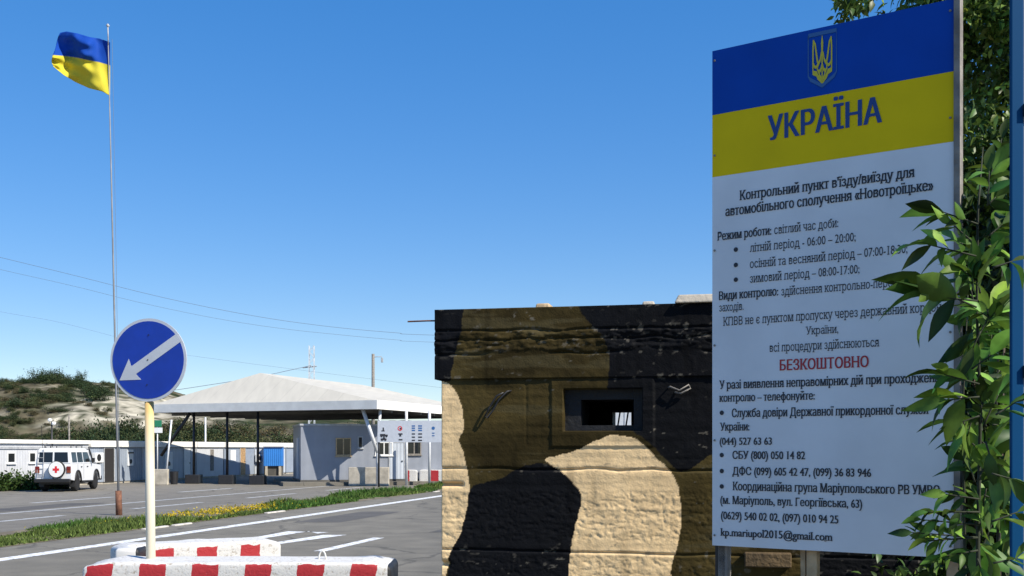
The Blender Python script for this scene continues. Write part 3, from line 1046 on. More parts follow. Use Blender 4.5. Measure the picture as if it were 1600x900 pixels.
def text(body, x0, y0, x1, cap, m='ink', bold=False, parent=board, Qf=Q, serif=True):
    cu = bpy.data.curves.new('text_line', 'FONT'); cu.body = body; cu.size = 1
    cu.resolution_u = 3; cu.fill_mode = 'NONE'
    t = bpy.data.objects.new('text_line', cu); C.objects.link(t)
    dg = bpy.context.evaluated_depsgraph_get()
    me = bpy.data.meshes.new_from_object(t.evaluated_get(dg))
    bpy.data.objects.remove(t); bpy.data.curves.remove(cu)
    vv = [tuple(v.co[:2]) for v in me.vertices]; ed = [tuple(e.vertices) for e in me.edges]
    bpy.data.meshes.remove(me)
    # orient every outline along its point order, then keep the triangles with non-zero winding
    ed = [(i, j) if j == i + 1 else ((j, i) if i == j + 1 else (max(i, j), min(i, j))) for i, j in ed]
    cv_, ce_, cf_, _, _, _ = delaunay_2d_cdt([Vector(p) for p in vv], ed, [], 0, 1e-5)
    A_ = np.array([vv[i] for i, j in ed]); B_ = np.array([vv[j] for i, j in ed])
    cen = np.array([np.mean([cv_[k] for k in f], axis=0) for f in cf_])
    wn = np.zeros(len(cen), int)
    for (xa, ya), (xb, yb) in zip(A_, B_):
        if ya == yb: continue
        xi = xa + (cen[:, 1] - ya) / (yb - ya) * (xb - xa)
        wn += np.where((ya <= cen[:, 1]) & (yb > cen[:, 1]) & (xi > cen[:, 0]), 1, 0)
        wn -= np.where((yb <= cen[:, 1]) & (ya > cen[:, 1]) & (xi > cen[:, 0]), 1, 0)
    cnt = {e_: 1 for e_ in ed}
    ov = vv
    ff = [tuple(f) for f, w_ in zip(cf_, wn) if w_ != 0]
    cvv = [tuple(p) for p in cv_]
    sl_ = []
    if serif:       # short feet and heads on the stems, as on a printed roman face
        for (i, j), c_ in cnt.items():
            if c_ != 1: continue
            (ax, ay), (bx, by) = vv[i], vv[j]
            ln = abs(ax - bx)
            if abs(ay - by) < .004 and .05 < ln < .16 and (ay < .02 or ay > .45):
                y_a, y_b = (ay, ay + .06) if ay < .02 else (ay - .06, ay)
                sl_.append((min(ax, bx) - .075, max(ax, bx) + .075, y_a, y_b))
    u0, v0 = Qf(x0, y0); u1, _ = Qf(x1, y0)
    _, vc = Qf(x0, y0 - cap)
    xs_ = [p[0] for p in vv]
    ksx = (u1 - u0) / (max(xs_) - min(xs_)); ksz = (vc - v0) / .73; mn = min(xs_)
    b = MB()
    for q_, (ox, oz) in enumerate(((-.034, 0), (0, 0), (.034, 0)) if bold == 2 else ((-.030, 0), (0, 0), (.030, .0)) if bold else ((0, 0),)):
        b._add([(u0 + (x - mn + ox) * ksx, -.0025 - .0003 * q_, v0 + (y + oz) * ksz) for x, y in cvv], ff)
    for xa, xb, ya, yb in sl_:
        d = -.0034
        b._add([(u0 + (xa - mn) * ksx, d, v0 + ya * ksz), (u0 + (xb - mn) * ksx, d, v0 + ya * ksz), (u0 + (xb - mn) * ksx, d, v0 + yb * ksz), (u0 + (xa - mn) * ksx, d, v0 + yb * ksz)], [(0, 1, 2, 3)])
    return b.build('text_line', M[m], parent, fix=False)


def bullet(x, y, r=.011):
    u, v = Q(x, y)
    b = MB(); b._add([bf(u + r * math.cos(a * math.pi / 8), v + r * math.sin(a * math.pi / 8), .0025) for a in range(16)], [tuple(range(16))])
    b.build('bullet_mark', M['ink'], board, fix=False)


text('УКРАЇНА', 1201, 220, 1377, 39, 'ink_blue', 2, serif=False)
L = [("Контрольний пункт в'їзду/виїзду для", 1157, 313, 1428, 17, 1), ('автомобільного сполучення «Новотроїцьке»', 1134, 338, 1458, 17, 1),
     ('Режим роботи:', 1122, 376, 1205, 15, 1), ('світлий час доби:', 1210, 366, 1310, 15, 0),
     ('літній період - 06:00 – 20:00;', 1172, 394, 1337, 15, 0), ('осінній та весняний період – 07:00-18:30;', 1172, 419, 1418, 15, 0),
     ('зимовий період – 08:00-17:00;', 1172, 442, 1343, 15, 0), ('Види контролю:', 1124, 469, 1216, 15, 1),
     ('здійснення контрольно-перевірочних', 1221, 462, 1452, 15, 0), ('заходів.', 1124, 487, 1162, 14, 0),
     ('КПВВ не є пунктом пропуску через державний кордон', 1131, 509, 1470, 15, 0), ('України,', 1260, 523, 1310, 14, 0),
     ('всі процедури здійснюються', 1203, 550, 1373, 15, 0), ('У разі виявлення неправомірних дій при проходженні', 1125, 608, 1472, 15, 1),
     ('контролю – телефонуйте:', 1125, 628, 1273, 14, 1), ('Служба довіри Державної прикордонної служби', 1144, 652, 1450, 15, 1),
     ('України:', 1126, 673, 1171, 14, 1), ('(044) 527 63 63', 1125, 695, 1206, 13, 1), ('СБУ (800) 050 14 82', 1145, 717, 1258, 14, 1),
     ('ДФС (099) 605 42 47, (099) 36 83 946', 1145, 742, 1361, 14, 1), ('Координаційна група Маріупольського РВ УМВС', 1146, 766, 1468, 15, 1),
     ('(м. Маріуполь, вул. Георгіївська, 63)', 1126, 787, 1347, 14, 1), ('(0629) 540 02 02, (097) 010 94 25', 1127, 811, 1310, 14, 1),
     ('kp.mariupol2015@gmail.com', 1127, 837, 1300, 14, 1)]
for s_t, x0, y0, x1, cap, bo in L:
    text(s_t, x0, y0, x1, cap * .9, 'ink', bool(bo))
text('БЕЗКОШТОВНО', 1219, 579, 1357, 17, 'ink_red', True)
for x, y in ((1150, 390), (1150, 414), (1150, 437), (1128, 645), (1128, 711), (1128, 736), (1128, 760)):
    bullet(x, y)

for xx in (.013, BW * .5, BW - .013):
    for k in range(6):
        zz = zb + .05 + (zt - zb - .1) * k / 5
        if xx == BW * .5 and k != 0: continue
        b = MB(); b.lathe([(.0055, 0), (.0055, .002), (.003, .003)], (xx, -.0032, zz), (0, -1, 0), 8); b.build('screw', M['wood_grey'], board)

# coat of arms: shield line and trident
uc, vb_ = Q(1285, 134); ul, _ = Q(1263, 100); ur, _ = Q(1307, 100); _, vt_ = Q(1285, 50)
sw = (ur - ul) / 2; sh_ = vt_ - vb_
def sf(u, v, d):
    return (uc + u * sw, -d, vb_ + v * sh_)
em = MB(); em.ribbon([(-1, .98), (-1, .22), (-.85, .15), (0, .0), (.85, .15), (1, .22), (1, .98), (-1, .98), (-1, .9)], .075, sf, .0025)
emb = em.build('emblem_shield', M['ink_steel'], board, fix=False)
em = MB()
for sg in (-1, 1):
    def T(pts): return [(sg * a, b_) for a, b_ in pts]
    em.ribbon(T([(.62, .88), (.66, .7), (.66, .45), (.66, .27), (.40, .24), (.30, .17), (.12, .12), (0, .06)]), .10, sf, .0025)
    em.ribbon(T([(.62, .88), (.50, .78), (.42, .62), (.36, .50), (.30, .42)]), [.03, .09, .10, .10, .08], sf, .0028)
    em.ribbon(T([(.30, .42), (.42, .36), (.55, .38), (.64, .44)]), .06, sf, .0031)
    em.ribbon(T([(.06, .62), (.14, .48), (.30, .40), (.34, .32), (.24, .26), (.10, .30), (0, .40)]), .075, sf, .0034)
    em.ribbon(T([(.24, .26), (.16, .18), (0, .10)]), .07, sf, .0037)
    em.ribbon(T([(.02, .28), (.02, .10)]), .05, sf, .0040)
em.ribbon([(0, .93), (0, .8), (0, .62), (0, .45), (0, .26)], [.03, .16, .12, .10, .05], sf, .0043)
em.build('emblem_trident', M['ink_gold'], board, fix=False)

# ------------------------------------------------------------------ concrete barriers
def barrier(label, loc, rz, L, T, Hh, m_main, m_end, end_side=1, seed=0):
    bm = bmesh.new()
    bmesh.ops.create_cube(bm, size=1)
    for v in bm.verts:
        v.co = Vector((v.co.x * L, (v.co.y + .5) * T, (v.co.z + .5) * Hh))
    bmesh.ops.bevel(bm, geom=[e_ for e_ in bm.edges], offset=.035, segments=3, profile=.5, affect='EDGES')
    bmesh.ops.subdivide_edges(bm, edges=[e_ for e_ in bm.edges if e_.calc_length() > .3], cuts=14, use_grid_fill=True)
    for f in bm.faces:
        f.smooth = True
        c = f.calc_center_median()
        if m_end and c.x * end_side > L / 2 - .03: f.material_index = 1
    r = np.random.default_rng(seed)
    for v in bm.verts:
        x, y, z_ = v.co
        k = (fbm(np.array([x * 3 + 7]), np.array([y * 3 + z_ * 4 + seed]), seed, 3)[0] - .5)
        v.co.z += k * .035 * (z_ / Hh)
        v.co.y += (fbm(np.array([x * 4]), np.array([z_ * 5 + y]), seed + 5, 3)[0] - .5) * .02
        if z_ > Hh - .15:      # battered upper corners
            ex = max(0, abs(x) - (L / 2 - .16)) / .16
            v.co.z -= .05 * ex * ex
    me = bpy.data.meshes.new('concrete_barrier'); bm.to_mesh(me); bm.free()
    me.materials.append(m_main)
    if m_end: me.materials.append(m_end)
    t = thing('concrete_barrier', label, 'barrier', loc, rz, 'painted concrete barriers on the road')
    o = bpy.data.objects.new('block', me); C.objects.link(o); o.parent = t
    return t


ZB = 10.5
st1 = striped('stripe_front', .512, .50, .10, .882, .0)
xm = ((127 + 611) / 2 - 800) / F * ZB
Lf = (611 - 127) / F * ZB
barrier_front = barrier('long red and white striped concrete barrier with a black end, nearest the camera', (xm, ZB, 0), 0, Lf, .68, .90, st1, M['black_paint'], 1, 3)
b = MB(); xx = (505 - 800) / F * 10.9 - xm
b.tube(loop_tube((xx, .35, .89), .07, .09), .009, 6); b.build('lifting_loop', M['white_worn'], barrier_front, True)
pa = G(184, 856, .9); pb = G(440, 845, .9)
an = math.atan2(pb.y - pa.y, pb.x - pa.x)
st2 = striped('stripe_rear', .50, .46, .0, .865, .12)
barrier('shorter red and white striped concrete barrier lying behind the white sign post', ((pa.x + pb.x) / 2, (pa.y + pb.y) / 2, 0), an, (pb - pa).length, .5, .92, st2, M['white_worn'], 1, 8)
pc = G(217, 855, .92); pd = G(178, 857, .92)
barrier('white concrete barrier with a black painted end left of the sign post', ((pc.x + pd.x) / 2, (pc.y + pd.y) / 2, 0), .06, (pc - pd).length, .42, .94, M['white_worn'], M['black_paint'], 1, 12)

# far barriers by the checkpoint
st3 = striped('stripe_far', 1.1, .45, .0, .8, .2)
for x0, x1, lab in ((612, 652, 'small white barrier with faded red bars at the forecourt edge, under the road sign'), (655, 700, 'small white barrier with faded red bars at the forecourt edge, next to the bunker')):
    Y = 60.5; z_ = .12
    barrier(lab, (((x0 + x1) / 2 - 800) / F * Y, Y, .0), 0, (x1 - x0) / F * Y, .4, .82, st3, M['white_worn'], 1, x0)

# ------------------------------------------------------------------ direction sign
YS = 10.95
sc = P(234, 563, YS)
sg = thing('road_sign', 'round blue road sign with white arrow pointing down left on a white post', 'road sign', (sc.x, YS, 0), 0)
rad = 62.5 / F * YS
rot = Matrix.Rotation(R(-11), 3, 'Z')
def dn(u, v, d):
    p = rot @ Vector((u * rad, -d, v * rad)); return (p.x, p.y - .05, p.z + sc.z)
N = 48
circ = lambda r: [(r * math.cos(2 * math.pi * k / N), r * math.sin(2 * math.pi * k / N)) for k in range(N)]
b = MB(); b.prism(circ(1.035), dn, -.012, 0.0); b.build('disc_rim', M['sign_white'], sg)
b = MB(); b.prism(circ(.965), dn, .0005, .003); b.build('disc_face', M['sign_blue'], sg)
# arrow from upper right to lower left
d_ = Vector((-.80, -.52)).normalized(); nn_ = Vector((-d_.y, d_.x))
def ap(a, w): q = d_ * a + nn_ * w; return (q.x, q.y)
arrow = [ap(-1.0, .115), ap(.46, .115), ap(.42, .31), ap(.92, 0), ap(.42, -.31), ap(.46, -.115), ap(-1.0, -.115)]
b = MB(); b.prism(arrow, dn, .0035, .0055); b.build('arrow', M['sign_white'], sg)
for q in ((0, .0), (.02, .62), (-.02, -.62)):
    b = MB(); b.prism([(q[0] + .018 * math.cos(k), q[1] + .018 * math.sin(k)) for k in (0, 1, 2, 3, 4, 5)], dn, .006, .009); b.build('bolt', M['dark'], sg)
def post_mat():
    m = bpy.data.materials.new('sign_post_paint'); m.use_nodes = True
    n = m.node_tree.nodes; l = m.node_tree.links; bs = n['Principled BSDF']; bs.inputs['Roughness'].default_value = .6
    tc = n.new('ShaderNodeTexCoord'); sx = n.new('ShaderNodeSeparateXYZ'); l.new(tc.outputs['Object'], sx.inputs[0])
    no = n.new('ShaderNodeTexNoise'); no.inputs['Scale'].default_value = 5; no.inputs['Detail'].default_value = 7
    l.new(tc.outputs['Object'], no.inputs['Vector'])
    ad = n.new('ShaderNodeMath'); ad.operation = 'MULTIPLY_ADD'; ad.inputs[1].default_value = .5
    l.new(no.outputs['Fac'], ad.inputs[0]); l.new(sx.outputs['Z'], ad.inputs[2])
    mr_ = n.new('ShaderNodeMapRange'); mr_.inputs[1].default_value = 2.05; mr_.inputs[2].default_value = 2.75; l.new(ad.outputs[0], mr_.inputs[0])
    rp = n.new('ShaderNodeValToRGB'); rp.color_ramp.elements[0].color = (.66, .60, .46, 1); rp.color_ramp.elements[1].color = (.64, .42, .14, 1)
    l.new(mr_.outputs[0], rp.inputs['Fac']); l.new(rp.outputs['Color'], bs.inputs['Base Color'])
    return m
b = MB(); b.tube([(.02, 0, 0), (-.005, 0, 2.47)], [.047, .045], 14); b.build('post', post_mat(), sg, True)
b = MB(); b.b2(-.02, .02, -.01, .03, 2.44, 2.95); b.build('bracket', M['rust'], sg)

# ------------------------------------------------------------------ flag pole
FY = 32.7
fb = P(186, 806, FY); ft = P(168.5, 40, FY)
fp = thing('flag_pole', 'tall thin flag pole with a rusty base standing in the grass strip', 'flag pole', (fb.x, FY, 0), 0)
def fpz(k): return (k * (ft.x - fb.x), 0, k * ft.z)
b = MB(); b.tube([fpz(0), fpz(.25), fpz(.6), fpz(.96)], [.038, .032, .024, .015], 10); b.build('pole', mat('pole_grey', (.21, .22, .235), .6, .15, 3), fp, True)
b = MB(); b.tube([fpz(-.005), fpz(.05)], [.10, .095], 10); b.build('base_sleeve', M['rust'], fp, True)
b = MB(); b.tube([fpz(.96), fpz(1.0)], .018, 8); b.lathe([(.01, -.06), (.055, 0), (.01, .06)], fpz(1.0), n=12); b.build('finial', M['grey_metal'], fp, True)
b = MB(); b.tube([(fpz(.97)[0] + .13, -.03, fpz(.97)[2] + .02), (fpz(.5)[0] + .1, -.03, fpz(.5)[2]), (fpz(.1)[0] + .06, -.04, fpz(.1)[2])], .006, 5); b.build('halyard', M['cable'], fp)
# flag cloth, blowing to the left
nu, nv = 60, 50
outl_t = [(172, 66), (155, 60), (140, 58), (120, 52), (104, 49), (95, 51)]      # upper edge, hoist to fly
outl_m = [(172, 102), (155, 97), (138, 94), (120, 90), (104, 88), (81, 86)]
outl_b = [(172, 150), (160, 143), (140, 138), (118, 128), (100, 117), (83, 104)]
tt = np.linspace(0, 1, 6)
def crv(o_, a): return np.interp(a, tt, [p[0] for p in o_]), np.interp(a, tt, [p[1] for p in o_])
A, Bv = np.meshgrid(np.linspace(0, 1, nu), np.linspace(0, 1, nv))
xt, yt = crv(outl_t, A); xm_, ym = crv(outl_m, A); xb_, yb = crv(outl_b, A)
k1 = np.clip(Bv * 2, 0, 1); k2 = np.clip(Bv * 2 - 1, 0, 1)
px = np.where(Bv < .5, xt + (xm_ - xt) * k1, xm_ + (xb_ - xm_) * k2)
py = np.where(Bv < .5, yt + (ym - yt) * k1, ym + (yb - ym) * k2)
depth = .30 * np.sin(A * 7.5 + Bv * 3.2 + .4) * (A ** .7) + .13 * np.sin(A * 15 - Bv * 6) * A + .10 * np.sin(Bv * 11 + A * 5) * A
depth += .045 * np.sin(A * 26 + Bv * 9) * A + .035 * np.sin(A * 17 - Bv * 21) * A + .05 * np.sin(Bv * 24 + A * 3) * sstep(.1, .6, A)
depth += np.where(Bv < .5, (.5 - Bv) * 1.3 * sstep(.45, .95, A), 0)
px = px + 1.5 * np.sin(Bv * 9 + A * 4) * A
Yw = FY + depth
Vf = np.stack([(px - 800) / F * Yw - fb.x, depth, H - (py - HZ) / F * Yw], -1).reshape(-1, 3)
ii = np.arange(nu * nv).reshape(nv, nu)
Ff = np.stack([ii[:-1, :-1], ii[:-1, 1:], ii[1:, 1:], ii[1:, :-1]], -1).reshape(-1, 4)
cf = np.where((Bv < .5)[..., None], np.array([.012, .075, .42]), np.array([.72, .62, .06])).reshape(-1, 3)
fo = np_mesh('flag', Vf, Ff, M['flag'], None, cf, smooth=True, loc=(fb.x, FY, 0))
tag(fo, 'blue over yellow flag blowing left from the top of the pole', 'flag')
sf_ = fo.modifiers.new('thick', 'SOLIDIFY'); sf_.thickness = .004

# ------------------------------------------------------------------ cabins
def window_parts(parent, x, z, w, h, y=0.0, frame='white', panes=2):
    fr = MB(); t = .06
    fr.b2(x - w / 2, x + w / 2, y - .045, y - .003, z - h / 2, z - h / 2 + t); fr.b2(x - w / 2, x + w / 2, y - .045, y - .003, z + h / 2 - t, z + h / 2)
    fr.b2(x - w / 2, x - w / 2 + t, y - .044, y - .004, z - h / 2 + t, z + h / 2 - t); fr.b2(x + w / 2 - t, x + w / 2, y - .044, y - .004, z - h / 2 + t, z + h / 2 - t)
    for k in range(1, panes):
        xx = x - w / 2 + w * k / panes
        fr.b2(xx - t / 2, xx + t / 2, y - .043, y - .005, z - h / 2 + t, z + h / 2 - t)
    o = fr.build('window', M[frame], parent)
    g = MB(); g.b2(x - w / 2 + t, x + w / 2 - t, y - .02, y - .012, z - h / 2 + t, z + h / 2 - t)
    g.build('pane', M['glass'], o)
    sl_ = MB(); sl_.b2(x - w / 2 - .04, x + w / 2 + .04, y - .09, y - .002, z - h / 2 - .05, z - h / 2 - .004); sl_.build('sill', M[frame], o)
    return o


def door_part(parent, x, w, h, m, y=0.0, handle=True, z0=.12):
    d = MB(); d.b2(x - w / 2, x + w / 2, y - .03, y - .002, z0, z0 + h)
    o = d.build('door', M[m], parent, bevel=.005)
    fr = MB()
    for a in (x - w / 2 - .03, x + w / 2 + .03): fr.b2(a - .03, a + .03, y - .045, y - .003, z0, z0 + h + .06)
    fr.b2(x - w / 2, x + w / 2, y - .044, y - .004, z0 + h, z0 + h + .06)
    fr.build('frame', M['grey_metal'], o)
    if handle:
        hd = MB(); hd.b2(x + w * .32, x + w * .42, y - .07, y - .031, z0 + h * .48, z0 + h * .51); hd.build('handle', M['dark'], o)
    return o


def ac_unit(parent, x, z, y=0.0, w=.75, h=.55):
    b = MB(); b.b2(x - w / 2, x + w / 2, y - .32, y - .05, z - h / 2, z + h / 2)
    o = b.build('air_conditioner', M['white'], parent, bevel=.02)
    b = MB(); b.lathe([(.2, 0), (.2, .01)], (x - .08, y - .325, z), (0, -1, 0), 20); b.build('fan_grille', M['dark'], o)
    b = MB(); b.b2(x - w / 2 + .05, x - w / 2 + .1, y - .3, y - .003, z - h / 2 - .06, z - h / 2 - .002); b.b2(x + w / 2 - .1, x + w / 2 - .05, y - .3, y - .003, z - h / 2 - .06, z - h / 2 - .002)
    b.build('bracket', M['grey_metal'], o)


CA = P(0, 0, 53); CA.z = 0
CB = P(446, 0, 86); CB.z = 0
cd = (CB - CA); CLn = cd.length; cd.normalize(); cz = math.atan2(cd.y, cd.x)


def cx(x):     # distance along the cabin row for a photo column
    a = (x - 800) / F
    return (a * CA.y - CA.x) / (cd.x - a * cd.y)


def cabin(x0, x1, wall, label, fascia=.36, hh=2.45, roof='fascia'):
    t0 = cx(x0) + .03; t1 = cx(x1) - .03
    o = thing('cabin', label, 'cabin', CA + cd * t0, cz, 'cabins in the row behind the forecourt')
    Lc = t1 - t0
    b = MB(); b.b2(0, Lc, 0, 2.4, .12, hh - fascia); b.build('wall', M[wall], o)
    b = MB(); b.b2(-.02, Lc + .02, -.12, 2.5, hh - fascia + .002, hh); b.build('roof', M[roof], o, bevel=.02)
    b = MB(); b.b2(.05, Lc - .05, .05, 2.35, 0, .118); b.build('plinth', M['concrete'], o)
    o['L'] = Lc; o['t0'] = t0
    return o


c0 = cabin(-75, 70, 'cabin_white', 'bright white cabin with two small windows and weeds at its foot, leftmost in the row', .2)
for x, w in ((17, .62), (50, .55)): window_parts(c0, cx(x) - c0['t0'], 1.55, w, .55, panes=1)
b = MB(); b.b2(0, c0['L'], -.05, -.004, 1.98, 2.1); b.build('trim', M['grey_metal'], c0)
c1 = cabin(71, 139, 'cabin_white', 'white cabin with a dark trim behind the parked off-road car', .2)
window_parts(c1, cx(85) - c1['t0'], 1.5, .6, .6, panes=1)
b = MB(); b.b2(0, c1['L'], -.05, -.004, 1.98, 2.1); b.build('trim', M['grey_metal'], c1)
c2 = cabin(140, 186, 'cabin_grey', 'blue grey cabin with an open dark doorway right of the off-road car')
d = door_part(c2, cx(170) - c2['t0'], .95, 1.9, 'doorway_shade', handle=False)  # flat near-black panel, painted as the shade inside the open doorway
ac_unit(c2, cx(148) - c2['t0'], 1.5)
c3 = cabin(187, 246, 'cabin_grey', 'blue grey cabin with a white fan unit behind the white sign post')
b = MB(); xx = cx(203) - c3['t0']; b.b2(xx - .3, xx + .3, -.05, -.004, 1.0, 1.95); o = b.build('vent_panel', M['white'], c3)
b = MB(); b.lathe([(.14, 0), (.14, .02)], (xx, -.05, 1.25), (0, -1, 0), 16); b.b2(xx - .28, xx + .28, -.08, -.052, 1.72, 1.80); b.build('fan', M['dark'], o)
door_part(c3, cx(228) - c3['t0'], .8, 1.9, 'cabin_pale')
c4 = cabin(247, 306, 'cabin_pale', 'pale grey cabin with a ventilator under the dark canopy strut')
b = MB(); xx = cx(263) - c4['t0']; b.b2(xx - .45, xx + .45, -.05, -.004, .7, 1.8); o = b.build('vent_panel', M['white'], c4)
b = MB(); b.lathe([(.14, 0), (.14, .02)], (xx, -.05, 1.05), (0, -1, 0), 16); b.build('fan', M['dark'], o)
door_part(c4, cx(292) - c4['t0'], .85, 1.9, 'white')
c5 = cabin(307, 349, 'cabin_white', 'bright white cabin with a tall dark slit window between two canopy posts', .36)
b = MB(); xx = cx(331) - c5['t0']; b.b2(xx - .22, xx + .22, -.04, -.003, .5, 1.95); b.build('window', M['wood_grey'], c5)
c6 = cabin(350, 397, 'cabin_grey', 'blue grey cabin with an orange wooden door')
door_part(c6, cx(379) - c6['t0'], .8, 1.95, 'wood')
b = MB(); xx = cx(364) - c6['t0']; b.b2(xx - .4, xx + .4, -.03, -.003, 1.1, 1.9); b.build('notice_board', M['white'], c6)
c8 = cabin(447, 486, 'cabin_grey', 'blue grey cabin at the back, mostly hidden behind the control building')
c7 = cabin(398, 446, 'cabin_pale', 'pale grey cabin behind the blue awning, right end of the row')
ac_unit(c7, cx(401) - c7['t0'], 1.3)
# blue kiosk in front of the last cabin
kY = 80.5
k0 = P(412, 0, kY); k1_ = P(441, 0, kY); wv = k1_.x - k0.x
kk = thing('kiosk', 'small kiosk with a bright blue corrugated front and a dark counter below', 'kiosk', (k0.x, kY, 0), .15)
b = MB(); b.b2(0, wv, 0, 1.4, .72, 2.12); b.build('blue_front', M['blue_sheet'], kk)
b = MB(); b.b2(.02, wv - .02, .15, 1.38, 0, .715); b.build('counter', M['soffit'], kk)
b = MB(); b.b2(.1, .28, -.02, .14, 0, .70); b.build('leg', M['concrete'], kk)
b = MB(); b.b2(wv - .28, wv - .1, -.02, .14, 0, .70); b.build('leg', M['concrete'], kk)
b = MB(); b.b2(-.05, wv + .05, -.1, 1.5, 2.125, 2.18); b.build('roof', M['grey_metal'], kk)

# ------------------------------------------------------------------ canopy
def sheet_seams(m, ang, pitch, depth):
    n = m.node_tree.nodes; l = m.node_tree.links; bs = n['Principled BSDF']
    src = bs.inputs['Base Color'].links[0].from_socket
    tc = n.new('ShaderNodeTexCoord'); mp = n.new('ShaderNodeMapping'); mp.inputs['Rotation'].default_value = (0, 0, ang)
    l.new(tc.outputs['Object'], mp.inputs[0]); sx = n.new('ShaderNodeSeparateXYZ'); l.new(mp.outputs[0], sx.inputs[0])
    a = n.new('ShaderNodeMath'); a.operation = 'MULTIPLY'; a.inputs[1].default_value = 1 / pitch; l.new(sx.outputs['X'], a.inputs[0])
    f = n.new('ShaderNodeMath'); f.operation = 'FRACT'; l.new(a.outputs[0], f.inputs[0])
    c = n.new('ShaderNodeMath'); c.operation = 'LESS_THAN'; c.inputs[1].default_value = .05; l.new(f.outputs[0], c.inputs[0])
    st = n.new('ShaderNodeTexNoise'); st.inputs['Scale'].default_value = 1.2; st.inputs['Detail'].default_value = 7
    m2 = n.new('ShaderNodeMapping'); m2.inputs['Rotation'].default_value = (0, 0, ang); m2.inputs['Scale'].default_value = (2.5, .25, 1)
    l.new(tc.outputs['Object'], m2.inputs[0]); l.new(m2.outputs[0], st.inputs['Vector'])
    k = n.new('ShaderNodeMapRange'); k.inputs[1].default_value = .35; k.inputs[2].default_value = .7; k.inputs[3].default_value = 1.03; k.inputs[4].default_value = .93
    l.new(st.outputs['Fac'], k.inputs[0])
    d = n.new('ShaderNodeMath'); d.operation = 'MULTIPLY_ADD'; d.inputs[1].default_value = -depth; l.new(c.outputs[0], d.inputs[0]); l.new(k.outputs[0], d.inputs[2])
    v = n.new('ShaderNodeVectorMath'); v.operation = 'SCALE'; l.new(src, v.inputs[0]); l.new(d.outputs[0], v.inputs['Scale'])
    l.new(v.outputs[0], bs.inputs['Base Color'])


sheet_seams(M['membrane'], R(-157), 1.25, .09)
CN = Vector((-7.04, 57.0, 0))
e1 = Vector((-.92, .392, 0)).normalized(); e2 = Vector((.33, .944, 0)).normalized()
EZ = 4.08; TOP = 4.5
LU, LV = 15.1, 15.5
can = thing('canopy', 'large cream hipped checkpoint canopy with a dark underside on thin posts', 'canopy', CN, 0)
def cv(u, v, z): q = e1 * u + e2 * v; return (q.x, q.y, z)
ins = .25
b = MB()
apx = cv(9.4, 3.0, 6.42); apx2 = cv(7.5, LV - 3, 6.2)
c00, c10, c11, c01 = cv(0, 0, TOP), cv(LU, 0, TOP), cv(LU, LV, TOP), cv(0, LV, TOP)
b._add([c00, c10, c11, c01, apx, apx2], [(0, 1, 4), (1, 2, 5, 4), (2, 3, 5), (3, 0, 4, 5)])
b.build('roof', M['membrane'], can)
b = MB()
for (a0, a1, nrm) in (((0, 0), (LU, 0), 0), ((LU, 0), (LU, LV), 0), ((LU, LV), (0, LV), 0), ((0, LV), (0, 0), 0)):
    pa_, pb_ = Vector(cv(*a0, (EZ + TOP) / 2 + .02)), Vector(cv(*a1, (EZ + TOP) / 2 + .02))
    b.bar(pa_, pb_, .12, TOP - EZ + .05)
b.build('fascia', M['fascia'], can)
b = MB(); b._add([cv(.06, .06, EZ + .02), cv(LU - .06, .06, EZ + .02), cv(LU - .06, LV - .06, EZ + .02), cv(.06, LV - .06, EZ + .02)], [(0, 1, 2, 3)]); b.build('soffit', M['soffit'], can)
b = MB()
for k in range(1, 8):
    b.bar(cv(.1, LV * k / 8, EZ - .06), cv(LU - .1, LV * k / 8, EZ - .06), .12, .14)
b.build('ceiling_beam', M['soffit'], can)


def edge_u(x, v=.5):   # u on the eave line at inset v seen at photo column x
    a = (x - 800) / F
    q = CN + e2 * v
    return (a * q.y - q.x) / (e1.x - a * e1.y)


for x in (303, 355, 403):
    u = edge_u(x)
    p = cv(u, .5, 0)
    b = MB(); b.tube([(p[0], p[1], .5), (p[0], p[1], EZ - .02)], .075, 10); o = b.build('post', M['dark'], can, True)
    b = MB(); b.b2(p[0] - .4, p[0] + .4, p[1] - .4, p[1] + .4, 0, .52); b.build('base', M['dark'], o, bevel=.03)
u = edge_u(252, .5); u2 = edge_u(297, .5)
b = MB(); b.tube([cv(u, .5, 1.6), cv(u2, .5, EZ - .05)], .09, 8); b.build('strut', M['dark'], can, True)
# white V props on the right-hand side
for x, y0, y1 in ((635, 640, 742), (671, 640, 742)):
    a_ = P(x, y0, 59.0); c_ = P(x, y1, 59.0)
    b = MB(); b.tube([(a_.x - CN.x, a_.y - CN.y, 0.0), (a_.x - CN.x, a_.y - CN.y, EZ - .02)], .075, 8); b.build('prop', M['pale_metal'], can, True)
a_ = P(567, 640, 57.9); c_ = P(590, 707, 57.9)
b = MB(); b.tube([(a_.x - CN.x, a_.y - CN.y, EZ - .01), (c_.x - CN.x, c_.y - CN.y, c_.z)], .10, 8); b.build('prop', M['pale_metal'], can, True)
a_ = P(594, 640, 57.9)
b = MB(); b.tube([(a_.x - CN.x, a_.y - CN.y, EZ - .01), (c_.x - CN.x, c_.y - CN.y, c_.z - .05), (c_.x - CN.x, c_.y - CN.y, 0)], .08, 8); b.build('prop', M['pale_metal'], can, True)

